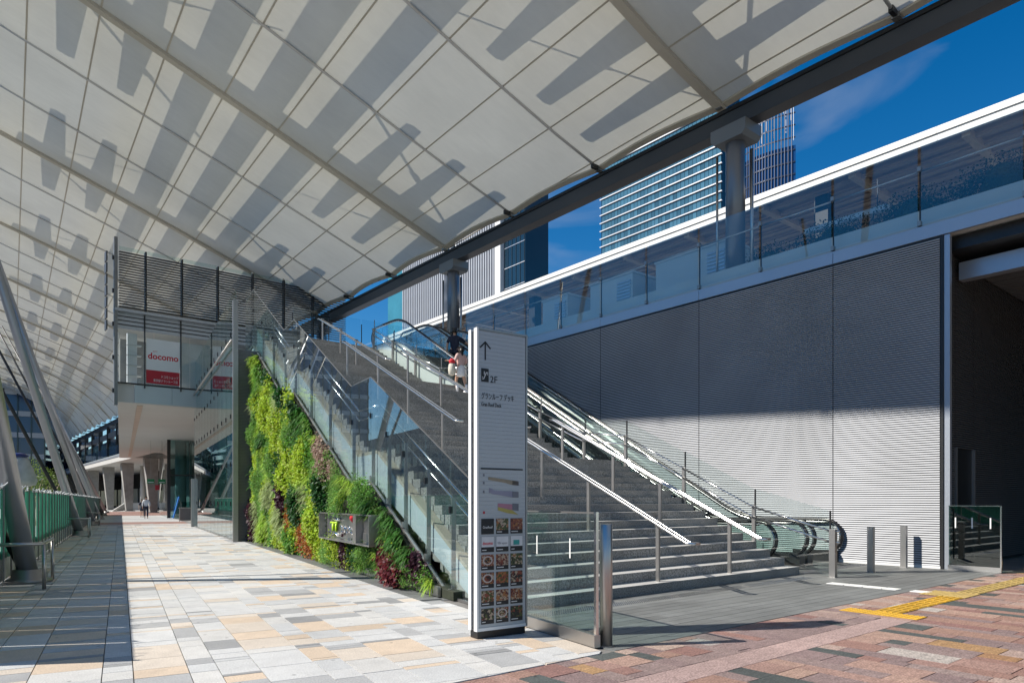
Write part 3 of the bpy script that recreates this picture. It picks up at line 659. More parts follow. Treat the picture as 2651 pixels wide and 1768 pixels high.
# ------------------------------------------------------------------ great membrane roof
SP = 4.685; YR0 = 11.373; XB = 17.0
def xedge(y): return .5 + .038 * (y - 14)
def roofz(x, y):
    t = XB - x; return 12.49 + .347 * t + .042 * (y - 25.4) * (1 - math.exp(-max(t, 0) / 3))
def seamx(j, y): return 3.62 + 1.90 * j + .051 * (y - 25.43)
ROOF = thing('membrane_roof', 'huge pale translucent membrane roof sloping up over the passage', 'roof', (9, 25, 12.5))
KMIN, KMAX = -5, 48
def edgex(y):                              # scalloped edge along the beam
    fr = ((y - YR0) / SP) % 1.0; return XB - .12 - .17 * math.sin(math.pi * fr)
def cell(b, k, j, nx=2, ny=6):
    y0, y1 = YR0 + k * SP, YR0 + (k + 1) * SP; o = len(b.v); ok = False
    for iy in range(ny + 1):
        y = y0 + (y1 - y0) * iy / ny
        xa = max(xedge(y), min(edgex(y), seamx(j, y))); xb = max(xedge(y), min(edgex(y), seamx(j + 1, y)))
        if xb - xa > .05: ok = True
        for ix in range(nx + 1):
            x = xa + (xb - xa) * ix / nx
            sag = .0 * math.sin(math.pi * iy / ny)
            b.v.append((x, y, roofz(x, y) + sag))
    if not ok: del b.v[o:]; return False
    for iy in range(ny):
        for ix in range(nx):
            a = o + iy * (nx + 1) + ix; b.f.append((a, a + 1, a + nx + 2, a + nx + 1)); b.m.append(0)
    return True
far = MB()
for k in range(KMIN, KMAX):
    for j in range(-6, 10):
        if k <= 14:
            b = MB()
            if cell(b, k, j): b.build('membrane_panel', M['membrane'], ROOF, True)
        else: cell(far, k, j, 1, 2)
stuff(far.build('membrane_panel', M['membrane'], ROOF, True))
# edge pocket, seams, ridges
for k in range(KMIN, KMAX):
    y0, y1 = YR0 + k * SP, YR0 + (k + 1) * SP
    pts = [(edgex(y0 + (y1 - y0) * i / 8 + (1e-4 if i == 0 else (-1e-4 if i == 8 else 0))), y0 + (y1 - y0) * i / 8) for i in range(9)]
    b = MB()
    for (xa, ya), (xb, yb) in zip(pts[:-1], pts[1:]):
        b.hexa([(xa - .20, ya, roofz(xa - .2, ya) - .06), (xa, ya, roofz(xa, ya) - .06), (xb, yb, roofz(xb, yb) - .06), (xb - .20, yb, roofz(xb - .2, yb) - .06)],
               [(xa - .20, ya, roofz(xa - .2, ya) - .004), (xa, ya, roofz(xa, ya) - .004), (xb, yb, roofz(xb, yb) - .004), (xb - .20, yb, roofz(xb - .2, yb) - .004)])
    if k < 16: b.build('edge_band', M['membrane_seam'], ROOF)
for j in range(-6, 9):
    runs = []
    for k in range(KMIN, KMAX):
        y0, y1 = YR0 + k * SP, YR0 + (k + 1) * SP
        if seamx(j, y0) > edgex(y0) - .1 or seamx(j, y1) < xedge(y1) + .1 or seamx(j, y0) < xedge(y0): continue
        n = 4
        for i in range(n):
            ya, yb = y0 + SP * i / n, y0 + SP * (i + 1) / n; xa, xb = seamx(j, ya), seamx(j, yb)
            sa, sb = .0 * math.sin(math.pi * i / n), .0 * math.sin(math.pi * (i + 1) / n); runs.append((xa, ya, roofz(xa, ya) + sa, xb, yb, roofz(xb, yb) + sb))
    if runs:
        b = MB()
        for xa, ya, za, xb, yb, zb in runs: b.hexa([(xa - .026, ya, za - .018), (xa + .026, ya, za - .018), (xb + .026, yb, zb - .018), (xb - .026, yb, zb - .018)], [(xa - .026, ya, za - .004), (xa + .026, ya, za - .004), (xb + .026, yb, zb - .004), (xb - .026, yb, zb - .004)])
        b.build('seam', M['membrane_seam'], ROOF)
for k in range(KMIN, KMAX):
    y = YR0 + k * SP; xa = xedge(y); xb = XB - .15
    if k % 3 == 0:
        n = 6; b = MB()
        for i in range(n):
            x0, x1 = xa + (xb - xa) * i / n, xa + (xb - xa) * (i + 1) / n
            b.hexa([(x0, y - .13, roofz(x0, y) - .13), (x1, y - .13, roofz(x1, y) - .13), (x1, y + .13, roofz(x1, y) - .13), (x0, y + .13, roofz(x0, y) - .13)], [(x0, y - .13, roofz(x0, y) - .005), (x1, y - .13, roofz(x1, y) - .005), (x1, y + .13, roofz(x1, y) - .005), (x0, y + .13, roofz(x0, y) - .005)])
        b.build('ridge_strip', M['membrane_seam'], ROOF)
    else:
        MB().tube([(x, y, roofz(x, y) - .06) for x in [xa + (xb - xa) * i / 8 for i in range(9)]], .042, 8).build('valley_pipe', M['ridge'], ROOF, True)
        MB().box(XB - .6, XB - .02, y - .05, y + .05, 12.42, 12.56).build('edge_clamp', M['dark'], ROOF)
    MB().box(XB - .35, XB - .02, y - .09, y + .09, 12.40, 12.50).build('edge_clamp', M['steel_matt'], ROOF)
# steel frame standing above the membrane (its shadow falls through)
HF = .60
for k in range(-6, 30, 3):
    y = YR0 + k * SP; n = 4; xa, xb = xedge(y) - .3, XB
    b = MB()
    for i in range(n):
        x0, x1 = xa + (xb - xa) * i / n, xa + (xb - xa) * (i + 1) / n; z0, z1 = roofz(x0, y) + HF, roofz(x1, y) + HF
        b.hexa([(x0, y - .55, z0), (x1, y - .55, z1), (x1, y + .55, z1), (x0, y + .55, z0)], [(x0, y - .55, z0 + .15), (x1, y - .55, z1 + .15), (x1, y + .55, z1 + .15), (x0, y + .55, z0 + .15)])
    b.build('girder', M['frame_top'], ROOF)
    for j in range(-6, 9):
        x = seamx(j, y)
        if x > XB - .6 or x < xa + .2: continue
        cont = j in (1, 2, 3)
        for s in (-1, 1):
            ln = 7.1 if cont else 4.62; w0, w1 = (.40, .40) if cont else (.34, .165)
            ya, yb = y + s * .5, y + s * ln; xB2 = seamx(j, yb); z0, z1 = roofz(x, ya) + HF, roofz(xB2, yb) + HF
            q = [(x - w0, ya), (x + w0, ya), (xB2 + w1, yb), (xB2 - w1, yb)]; zz = [roofz(px_, py_) + HF for px_, py_ in q]
            if s < 0: q = q[::-1]; zz = zz[::-1]
            MB().hexa([(p[0], p[1], z) for p, z in zip(q, zz)], [(p[0], p[1], z + .12) for p, z in zip(q, zz)]).build('purlin', M['frame_top'], ROOF)
    for s in (-1, 1):                      # bracing rods
        for (xa2, dyA, xb2, dyB) in ((15.9, .3, 9.3, 4.4), (1.8, .3, 6.6, 4.4)):
            a = (xa2, y + s * dyA, roofz(xa2, y) + HF); c = (xb2, y + s * dyB, roofz(xb2, y + s * dyB) + HF)
            MB().tube([a, c], .035, 5).build('brace_rod', M['frame_top'], ROOF)
            mid = (Vector(a) + Vector(c)) / 2; dv = (Vector(c) - Vector(a)).normalized()
            MB().tube([mid - dv * .3, mid + dv * .3], .07, 5).build('turnbuckle', M['frame_top'], ROOF)
# edge beam on its columns
EB = thing('edge_beam', 'dark steel edge beam running under the roof edge', 'beam', (XB, 20, 11.6))
MB().box(XB - .13, XB + .20, -22, 234, 11.85, 12.28).build('web_box', M['beam'], EB)
MB().box(XB - .18, XB + .26, -22, 234, 12.285, 12.39).build('top_flange', M['dark'], EB)
MB().box(XB - .18, XB + .25, -22, 234, 11.80, 11.848).build('bottom_flange', M['beam'], EB)
for i in range(16):
    y = 11.05 + 14.055 * (i - 1)
    lab = {1: 'round steel roof column nearest the camera on the upper deck', 2: 'round steel roof column beyond the stair head'}.get(i, None)
    if i == 0: continue
    T = thing('roof_column', lab or 'far round steel roof column, number %d in the row along the deck edge' % i, 'column', (XB, y, 7.2), 'roof columns on the upper deck')
    MB().lathe([(.265, 0), (.265, 4.18), (.25, 4.22)], (XB, y, 7.19), 24).build('shaft', M['column'], T, True)
    prof = [(-.55, 0), (.55, 0), (.55, -.30), (.44, -.42), (-.44, -.42), (-.55, -.30)]
    MB().prism([(XB - .38, y + a, 11.798 + b_) for a, b_ in prof], (.80, 0, 0)).build('head', M['beam_head'], T)
    if i < 4:
        MB().tube([(XB + .1, y - .45, 7.19), (XB + .1, y - .45, 11.1)], .05, 8).build('drain_pipe', M['steel'], T, True)
        MB().tube([(XB - .25, y + .42, 7.19), (XB - .25, y + .42, 11.1)], .035, 8).build('drain_pipe', M['steel'], T, True)
# leaning masts on the left
for i, d in enumerate((14.36, 31.64, 45.8, 60, 74.1, 88.2)):
    b0 = Vector(P(-1.36, d, 0)); lean = Vector((-.266 - .045 * max(0, i - 1), 0, 1)) if i else Vector((-.16, 0, 1))
    labs = ['leaning steel mast at the left edge, nearest the camera', 'leaning steel mast beside the green hoarding, second from the camera', 'leaning steel mast, third from the camera along the hoarding', 'leaning steel mast, fourth from the camera along the hoarding', 'leaning steel mast, fifth from the camera along the hoarding', 'farthest leaning steel mast, past the end of the green hoarding']
    T = thing('leaning_mast', labs[i], 'mast', b0, 'leaning masts along the passage')
    MB().tube([b0, b0 + lean * 9, b0 + lean * 18.6], .155, 20).build('shaft', M['mast'], T, True)
    MB().lathe([(.34, 0), (.34, .05), (.27, .07), (.25, .22)], b0, 20).build('base_plate', M['steel_matt'], T, True)
    t2 = Vector((-.42, .33, 1))
    MB().tube([b0 + t2 * .3, b0 + t2 * 17.5], .065, 10).build('back_stay', M['dark'], T, True)

# ------------------------------------------------------------------ planted wall
EW = 4.00
GW = thing('planted_wall', 'sloping living wall of grasses and leafy plants below the glass balustrade', 'plant wall', P(EW, 16, 0))
ds = [8.75 + i * .35 for i in range(46)] + [24.75]
b = MB()
for a, c in zip(ds[:-1], ds[1:]):
    za, zc = max(.12, gbot(a) - .06), max(.12, gbot(c) - .06)
    b.hexa([P(EW + .04, a, .0), P(EG + .1, a, 0), P(EG + .1, c, 0), P(EW + .04, c, 0)], [P(EW + .04, a, za), P(EG + .1, a, za), P(EG + .1, c, zc), P(EW + .04, c, zc)])
b.build('backing', M['soil'], GW)
b = MB()
for i in range(22): b.pbox(EW - .02, EW + .03, 9.15 + i * .7 + .01, 9.15 + (i + 1) * .7 - .01, .01, .15)
b.build('drip_tray', M['steel'], GW)
SPEC = {                                   # colour, kind, length, width
 'lime_grass': ((.31, .46, .045), 'grass', .30, .015), 'mid_grass': ((.14, .29, .04), 'grass', .28, .014), 'pale_grass': ((.38, .46, .20), 'grass', .32, .010), 'dark_grass': ((.055, .17, .022), 'grass', .32, .018),
 'lime_leaf': ((.38, .50, .045), 'leaf', .045, .034), 'green_leaf': ((.13, .29, .045), 'leaf', .045, .030), 'dark_leaf': ((.025, .09, .02), 'leaf', .06, .045), 'fern': ((.20, .37, .08), 'leaf', .05, .014),
 'orange_leaf': ((.34, .12, .025), 'leaf', .045, .03), 'purple_leaf': ((.055, .018, .032), 'leaf', .08, .065), 'red_leaf': ((.14, .022, .03), 'leaf', .075, .06), 'pink_leaf': ((.36, .25, .20), 'leaf', .04, .026)}
# named patches (d, z, radius, species); between them the common greens run in slanting drifts
PATCH = [(24.4, .85, .30, 'purple_leaf'), (24.3, .30, .28, 'purple_leaf'), (19.6, 1.44, .30, 'purple_leaf'), (18.8, 1.0, .42, 'orange_leaf'), (17.4, .5, .42, 'orange_leaf'), (16.5, .28, .34, 'orange_leaf'),
 (13.75, .40, .20, 'purple_leaf'), (13.1, .40, .28, 'dark_leaf'), (12.1, .36, .34, 'fern'), (11.4, .54, .16, 'red_leaf'), (11.0, .28, .24, 'red_leaf'), (10.5, .15, .22, 'red_leaf'),
 (10.8, .98, .45, 'dark_grass'), (10.3, .72, .32, 'dark_grass'), (11.2, 1.3, .36, 'dark_grass'), (9.62, .52, .20, 'purple_leaf'), (9.86, .37, .20, 'purple_leaf'), (9.15, .38, .18, 'red_leaf'), (9.0, .22, .22, 'red_leaf'), (9.9, .14, .26, 'fern'),
 (13.2, 1.45, .4, 'green_leaf'), (12.2, 1.6, .30, 'green_leaf'), (11.7, 1.62, .16, 'orange_leaf'), (12.4, 1.3, .35, 'dark_grass'), (15.5, 2.3, .28, 'pink_leaf'), (16.0, 2.6, .26, 'pink_leaf'), (14.9, 2.0, .20, 'pink_leaf'),
 (13.8, 2.14, .45, 'lime_grass'), (13.5, 1.75, .40, 'lime_grass'), (14.5, 2.5, .35, 'lime_grass'), (16.4, 3.6, .42, 'dark_leaf'), (15.3, 3.05, .35, 'dark_leaf'), (18.0, 4.4, .40, 'dark_leaf'), (24.3, 6.0, .6, 'lime_grass'), (23.6, 5.3, .6, 'mid_grass'),
 (15.4, 1.5, .35, 'dark_leaf'), (19.9, .7, .35, 'pale_grass'), (21.5, 1.6, .45, 'pale_grass'), (17.2, 1.5, .3, 'pale_grass'), (18.9, 3.9, .5, 'lime_leaf'), (20.4, 3.3, .7, 'lime_leaf'), (19.2, 2.4, .6, 'lime_leaf'), (17.4, 2.4, .5, 'lime_leaf'), (16.2, 1.4, .4, 'lime_leaf'), (15.5, .7, .4, 'lime_leaf'), (22.2, 4.4, .6, 'lime_leaf')]
DRIFT = ['lime_leaf', 'mid_grass', 'fern', 'green_leaf', 'lime_leaf', 'dark_leaf', 'fern', 'lime_grass', 'green_leaf', 'lime_leaf', 'fern', 'pale_grass', 'green_leaf', 'lime_leaf', 'mid_grass', 'dark_grass', 'fern']
PK = np.array([(p[0], p[1], p[2]) for p in PATCH]); PN = [p[3] for p in PATCH]
SEEDS = np.column_stack([RNG.uniform(8.5, 25, 150), RNG.uniform(0, 6.6, 150)]); SSP = [DRIFT[i % len(DRIFT)] for i in range(150)]
def species_at(d, z):
    dd = np.sqrt(((d - PK[:, 0]) * .8) ** 2 + (z - PK[:, 1]) ** 2) / PK[:, 2]; i = int(dd.argmin())
    if dd[i] < 1 + RNG.normal(0, .18): return PN[i]
    # slanting drifts: stretch cells along the slope
    a, c = d * .78 + z * .5, -d * .45 + z * .9; sa, sc = SEEDS[:, 0] * .78 + SEEDS[:, 1] * .5, -SEEDS[:, 0] * .45 + SEEDS[:, 1] * .9
    q = ((a - sa) * .75) ** 2 + ((c - sc) * 1.15) ** 2; return SSP[int((q + RNG.normal(0, .02, len(q))).argmin())]
def plant_wall():
    Ev = np.array([CB, -SB, 0.]); Dv = np.array([SB, CB, 0.]); Zv = np.array([0, 0, 1.])
    acc = {k: ([], []) for k in SPEC}
    n = 0
    while n < 9500:
        d = 8.75 + 16.0 * RNG.random(); z = 6.3 * RNG.random(); zt = gbot(d) + .03
        if z > zt or z < .14: continue
        if 11.45 < d < 15.1 and .54 < z < 1.17: continue
        n += 1
        sp = species_at(d, z); col, kind, ln, wd_ = SPEC[sp]; V, Fc = acc[sp]
        if kind == 'grass' and RNG.random() < .62: continue
        lump = .10 * math.sin(d * 3.1 + z * 2.0) + .08 * math.sin(z * 5 - d * 1.7) + RNG.normal(0, .035)
        base = np.array(P(EW + .03 - max(0, lump), d, z))
        if kind == 'grass':
            for _ in range(22 if d < 16 else 16):
                L = ln * RNG.uniform(.5, 1.2); w = wd_ * RNG.uniform(.7, 1.3) * (1.9 if d > 16 else 1.15); side = RNG.normal(0, .6)
                out = -Ev * RNG.uniform(.5, .95) + Dv * (side - .25) + Zv * RNG.uniform(.05, .9); out /= np.linalg.norm(out)
                p0 = base + Dv * RNG.normal(0, .022) + Zv * RNG.normal(0, .022); dr = RNG.uniform(.9, 1.7)
                wv = np.cross(out, Zv); wv = wv / (np.linalg.norm(wv) + 1e-6) * w; o = len(V)
                for t, tw in ((0, .7), (.4, 1.), (.75, .75), (1., .08)):
                    p = p0 + out * L * t - Zv * L * dr * .55 * t * t
                    V.append(p - wv * tw * .5); V.append(p + wv * tw * .5)
                for i in range(3): Fc.append((o + 2 * i, o + 2 * i + 1, o + 2 * i + 3, o + 2 * i + 2))
        else:
            for _ in range(20 if d < 16 else 14):
                sc_ = (1.1 if d < 15 else 1.8); L = ln * RNG.uniform(.7, 1.3) * sc_; w = wd_ * RNG.uniform(.7, 1.3) * sc_
                p0 = base + Dv * RNG.normal(0, .085) + Zv * RNG.normal(0, .085) - Ev * RNG.uniform(0, .14)
                ax = -Ev * RNG.uniform(.1, 1.) + Dv * RNG.normal(0, .7) + Zv * RNG.normal(-.15, .6); ax /= np.linalg.norm(ax)
                nv = -Ev * .8 + Zv * .7 + RNG.normal(0, .45, 3); wv = np.cross(ax, nv); wv /= (np.linalg.norm(wv) + 1e-6); nv = np.cross(wv, ax); o = len(V)
                V += [p0, p0 + ax * L * .5 + wv * w * .5 + nv * L * .10, p0 + ax * L * .55, p0 + ax * L * .5 - wv * w * .5 + nv * L * .10, p0 + ax * L - nv * L * .12]
                Fc += [(o, o + 1, o + 2), (o + 1, o + 4, o + 2), (o + 2, o + 4, o + 3), (o, o + 2, o + 3)]
    for sp, (V, Fc) in acc.items():
        if not Fc: continue
        col = SPEC[sp][0]
        m = mat('leaf_' + sp, col, .5, 0, .15, 3, island=.35, hue=.018, trans=.38, spec=.35)
        me = bpy.data.meshes.new(sp); me.from_pydata([tuple(v) for v in V], [], Fc); me.materials.append(m); me.update()
        o = bpy.data.objects.new(sp, me); COL.objects.link(o); attach(o, GW); o['kind'] = 'stuff'
plant_wall()
# steel sign box set in the plants
WS = thing('wall_sign_box', 'stainless steel sign box with raised chrome lettering set in the planted wall', 'sign', P(EW, 13.2, .6))
D0, D1, Z0, Z1, E0, E1 = 11.58, 15.05, .59, 1.145, 3.74, 3.93
MB().pbox(E1 - .03, E1, D0, D1, Z0, Z1).build('back_plate', M['steel'], WS)
MB().pbox(E0, E1 - .032, D0, D1, Z0 - .0, Z0 + .025).build('bottom_plate', M['steel'], WS); MB().pbox(E0 + .03, E1 - .032, D0, D1, Z1 - .02, Z1).build('top_plate', M['steel_matt'], WS)
MB().pbox(E0, E1 - .034, D1 - .022, D1, Z0 + .026, Z1 - .021).build('end_plate', M['steel_matt'], WS); MB().pbox(E0, E1 - .034, D0, D0 + .022, Z0 + .026, Z1 - .021).build('end_plate', M['steel_matt'], WS)
MB().pbox(E0 + .02, E1 - .034, 12.42, 12.60, Z0 + .026, Z1 - .021).build('divider', M['steel_matt'], WS)
MB().pbox(E1 - .05, E1 - .033, 11.63, 12.38, Z0 + .03, Z0 + .21).build('drawer_front', M['steel'], WS)
chrome = mat('chrome', (.85, .85, .86), .06, 1, 0, 1); limep = mat('lime_paint', (.50, .78, .02), .4, 0, .05, 1)
def stroke(pts, m, r=.016, name='letter'): MB().tube([P(E1 - .065, d + .12, z) for d, z in pts], r, 6).build(name, m, WS, True)
stroke([(14.45, 1.0), (14.2, 1.03), (13.95, 1.0), (13.75, 1.02)], chrome, .03); stroke([(14.4, .94), (13.9, .94)], limep, .02)
stroke([(14.22, .92), (14.22, .76)], limep, .03); stroke([(13.98, .92), (13.98, .76)], limep, .03)
stroke([(14.5, .73), (14.25, .69), (14.05, .73), (13.85, .69)], chrome, .026)
for i in range(7):
    d = 13.62 - i * .16; a = [(d, .90 - .01 * i), (d - .05, .84), (d, .79), (d - .09, .76)]
    if i % 2: a = [(d - .05 + .05 * math.cos(t), .83 + .06 * math.sin(t)) for t in [k * .9 for k in range(7)]]
    stroke(a, chrome, .014)
HB = tag(MB().lathe([(.0, -.07), (.03, -.05), (.062, 0), (.066, .03), (.05, .062), (.0, .045)], P(3.80, 12.72, 1.05), 16).build('red_heart', M['red_cloth'], None, True), 'small glossy red heart ornament on the steel sign box', 'ornament')

# ------------------------------------------------------------------ sign pylon
SG = thing('wayfinding_sign', 'tall white wayfinding pylon with arrow and shop tiles', 'sign', (4.07, 5.60, 0)); SG.rotation_euler = (0, 0, R_(-5))
sgw = mat('sign_face', (.40, .44, .47), .25, 0, .03, 1)
MB().box(4.09, 4.675, 5.61, 5.748, .004, .075).build('plinth', M['black'], SG)
MB().box(4.088, 4.68, 5.651, 5.706, .08, 3.12).build('core', M['black'], SG)
SX0, SX1, SYF = 4.07, 4.692, 5.60
fp = MB().box(SX0, SX1, SYF + .004, 5.649, .08, 3.14).build('front_case', M['white'], SG); MB().box(SX0, SX1, 5.708, 5.757, .08, 3.14).build('rear_case', M['white'], SG)
# face made of horizontal acrylic slats
for i in range(75):
    z = .115 + i * .04
    MB().box(SX0 + .022, SX1 - .022, SYF - .004, SYF + .003, z, z + .0385).build('face_slat', sgw, SG)
MB().box(SX0, SX0 + .02, SYF - .012, SYF + .004, .08, 3.14).build('frame', M['white'], SG); MB().box(SX1 - .02, SX1, SYF - .012, SYF + .004, .08, 3.14).build('frame', M['steel_matt'], SG)
MB().box(SX0 + .021, SX1 - .021, SYF - .012, SYF + .004, .08, .112).build('frame', M['white'], SG); MB().box(SX0 + .021, SX1 - .021, SYF - .012, SYF + .004, 3.118, 3.14).build('frame', M['steel_matt'], SG)
DG = bpy.context.evaluated_depsgraph_get()
def text(s, name, size, m, parent, origin, ux=(1, 0, 0), uz=(0, 0, 1), depth=.001, align='LEFT', bold=0.0, width=None):
    cu = bpy.data.curves.new('txt', 'FONT'); cu.body = s; cu.size = size; cu.extrude = depth; cu.align_x = align; cu.offset = bold; cu.resolution_u = 3
    to = bpy.data.objects.new('txt', cu); COL.objects.link(to); bpy.context.view_layer.update()
    me = bpy.data.meshes.new_from_object(to.evaluated_get(bpy.context.evaluated_depsgraph_get()))
    bpy.data.objects.remove(to); me.name = name
    X = Vector(ux); Z = Vector(uz); N = X.cross(Z); k = 1.0
    if width and len(me.vertices):
        w = max(v.co.x for v in me.vertices) - min(v.co.x for v in me.vertices); k = width / w if w > 0 else 1
    for v in me.vertices: v.co = Vector(origin) + X * (v.co.x * k) + Z * v.co.y + N * v.co.z
    me.materials.clear(); me.materials.append(m); me.update()
    o = bpy.data.objects.new(name, me); COL.objects.link(o)
    if parent is not None: attach(o, parent)
    return o
FY = SYF - .0065
def qx(x): return 4.07 + (x - 4.085) * .8886
def plate(x0, x1, z0, z1, m, name, parent=SG, y=FY, t=.001): return MB().box(qx(x0), qx(x1), y - t, y, z0, z1).build(name, m, parent)
# arrow
b = MB(); ax, az = qx(4.20), 2.92
for a, c, w in (((ax, az - .10), (ax, az + .08), .016), ((ax - .062, az + .02), (ax + .003, az + .085), .016), ((ax + .062, az + .02), (ax - .003, az + .085), .016)):
    b.bar((a[0], FY - .001 * w, a[1]), (c[0], FY - .001 * w, c[1]), w, .0012, up=(0, 1, 0))
b.build('arrow', M['black_text'], SG)
plate(4.145, 4.245, 2.60, 2.735, M['black_text'], 'pictogram_tile')
b = MB()
for a, c in (((4.158, 2.628), (4.178, 2.628)), ((4.178, 2.628), (4.212, 2.695)), ((4.212, 2.695), (4.236, 2.695)), ((4.158, 2.646), (4.170, 2.646)), ((4.236, 2.677), (4.220, 2.677)), ((4.186, 2.672), (4.186, 2.705))):
    b.bar((qx(a[0]), FY - .0016, a[1]), (qx(c[0]), FY - .0016, c[1]), .008, .0008, up=(0, 1, 0))
b.build('pictogram', M['print_white'], SG)
text('2F', 'lettering', .095, M['black_text'], SG, (qx(4.262), FY - .001, 2.60))
text('グランルーフ デッキ', 'lettering', .072, M['black_text'], SG, (qx(4.145), FY - .001, 2.43), width=.395)
text('Gran Roof Deck', 'lettering', .055, M['black_text'], SG, (qx(4.145), FY - .001, 2.355), width=.24)
plate(4.14, 4.72, 1.715, 1.73, M['black_text'], 'rule')
# small floor plans
gm = mat('plan_grey', (.16, .17, .20), .5); gv = mat('plan_violet', (.26, .26, .34), .5); gt = mat('plan_tan', (.28, .24, .17), .5); gy = mat('plan_yellow', (.42, .36, .10), .5); gp = mat('plan_pink', (.42, .20, .26), .5)
def planpoly(pts, m): MB().prism([(qx(x), FY - .0012, z) for x, z in pts], (0, .001, 0)).build('plan_shape', m, SG)
planpoly([(4.24, 1.64), (4.66, 1.60), (4.66, 1.56), (4.55, 1.565), (4.45, 1.585), (4.24, 1.61)], gt); planpoly([(4.57, 1.605), (4.66, 1.60), (4.66, 1.555), (4.57, 1.56)], gm)
planpoly([(4.25, 1.53), (4.33, 1.50), (4.57, 1.495), (4.57, 1.43), (4.40, 1.455), (4.30, 1.465), (4.25, 1.48)], gv); planpoly([(4.572, 1.495), (4.66, 1.49), (4.66, 1.43), (4.572, 1.43)], gm)
planpoly([(4.37, 1.37), (4.57, 1.36), (4.57, 1.30), (4.37, 1.335)], gp); planpoly([(4.37, 1.333), (4.57, 1.298), (4.66, 1.25), (4.50, 1.27), (4.37, 1.30)], gy); planpoly([(4.572, 1.37), (4.66, 1.365), (4.66, 1.29), (4.572, 1.30)], gm)
for z in (1.66, 1.58, 1.49): plate(4.17, 4.19, z - .015, z + .01, gm, 'plan_key')
plate(4.17, 4.195, 1.265, 1.29, M['red'], 'plan_key')
# shop tiles: 3 columns, 6 rows
def dish_mat(i):
    r = random.Random(40 + i)
    m = bpy.data.materials.new('food_print_%d' % i); m.use_nodes = True; t = m.node_tree; bs = t.nodes['Principled BSDF']; bs.inputs['Roughness'].default_value = .35
    c = nn(t, 'ShaderNodeTexCoord'); vo = nn(t, 'ShaderNodeTexVoronoi'); vo.inputs['Scale'].default_value = r.uniform(38, 60); nz = nn(t, 'ShaderNodeTexNoise'); nz.inputs['Scale'].default_value = 30 + i
    t.links.new(c.outputs['Object'], vo.inputs[0]); t.links.new(c.outputs['Object'], nz.inputs[0])
    cr = nn(t, 'ShaderNodeValToRGB'); pal = [(.012, .012, .014), (.20, .05, .03), (.38, .30, .22), (.05, .07, .02), (.30, .12, .04), (.10, .02, .02)]
    r.shuffle(pal); cr.color_ramp.interpolation = 'CONSTANT'
    for k in range(4): cr.color_ramp.elements.new(.2 + k * .18)
    for e, p in zip(cr.color_ramp.elements, pal): e.color = (*p, 1)
    mm = nn(t, 'ShaderNodeMixRGB'); mm.inputs[0].default_value = .5; t.links.new(vo.outputs['Color'], mm.inputs[1]); t.links.new(nz.outputs['Color'], mm.inputs[2])
    sp_ = nn(t, 'ShaderNodeSeparateColor'); t.links.new(mm.outputs[0], sp_.inputs[0]); t.links.new(sp_.outputs[0], cr.inputs[0]); t.links.new(cr.outputs[0], bs.inputs['Base Color']); return m
plt_white = mat('plate_print', (.50, .46, .44), .4); tealp = mat('teal_print', (.03, .30, .28), .4); grpale = mat('tile_pale', (.62, .64, .66), .4)
for r in range(6):
    for c in range(3):
        x0 = 4.145 + c * .2; x1 = x0 + .172; z1 = 1.215 - r * .182; z0 = z1 - .158; i = r * 3 + c
        T = plate(x0, x1, z0, z1, M['black_text'], 'shop_tile')
        if i == 0: text('GranRoof', 'lettering', .035, M['print_white'], T, (qx(x0 + .02), FY - .0022, z0 + .06), width=.115)
        elif r == 1:
            plate(x0 + .002, x1 - .002, z0 + .052, z1 - .001, grpale, 'print', T, FY - .0012)
            if c == 0: text('docomo', 'lettering', .05, M['red_text'], T, (qx(x0 + .018), FY - .0024, z0 + .075), width=.12, bold=.001)
            elif c == 1: text('VIN square', 'lettering', .04, gm, T, (qx(x0 + .018), FY - .0024, z0 + .075), width=.12)
            else: plate(x0 + .04, x0 + .125, z0 + .065, z0 + .115, tealp, 'print', T, FY - .0024)
        else:
            plate(x0 + .001, x1 - .001, z0 + .042, z1 - .001, dish_mat(i), 'print', T, FY - .0012)
            if i in (6, 9, 16):
                MB().prism([(qx(x0 + .086) + .058 * math.cos(t), FY - .0034, z0 + .098 + .045 * math.sin(t)) for t in [k * math.pi / 8 for k in range(16)]], (0, .001, 0)).build('print', plt_white, T)
                MB().prism([(qx(x0 + .086) + .043 * math.cos(t), FY - .0046, z0 + .098 + .033 * math.sin(t)) for t in [k * math.pi / 8 for k in range(16)]], (0, .001, 0)).build('print', dish_mat(i + 30), T)
        if i: plate(x0 + .012, x0 + .012 + .045 + .06 * ((i * 7 % 5) / 5), z0 + .018, z0 + .026, M['print_white'], 'print', T, FY - .0012)

# ------------------------------------------------------------------ bollards and low glass screen by the pylon
def bollard_box(x, y, label):
    T = thing('square_bollard', label, 'bollard', (x, y, 0), 'square steel bollards before the escalators')
    MB().box(x - .045, x + .045, y - .055, y + .055, .006, .88).build('shaft', M['steel'], T); MB().box(x - .065, x + .065, y - .075, y + .075, .002, .008).build('base_plate', M['steel_bright'], T)
    MB().box(x - .025, x + .025, y - .0575, y - .055, .52, .57).build('panel', M['steel_bright'], T); MB().box(x - .025, x + .025, y - .0575, y - .055, .42, .47).build('panel', M['steel_bright'], T)
bollard_box(12.39, 6.04, 'square steel bollard beside the bottom step'); bollard_box(13.90, 6.03, 'middle square steel bollard before the escalators'); bollard_box(15.36, 6.0, 'square steel bollard throwing its shadow on the ribbed wall')
RBO = thing('round_bollard', 'thick round steel bollard at the end of the low glass screen', 'bollard', (4.86, 4.57, 0))
MB().lathe([(.062, 0), (.062, 1.165), (.056, 1.172)], (4.861, 4.57, .002), 28).build('shaft', M['steel'], RBO, True); MB().lathe([(.075, 0), (.075, .01)], (4.861, 4.57, .001), 28).build('base_ring', M['steel_matt'], RBO)
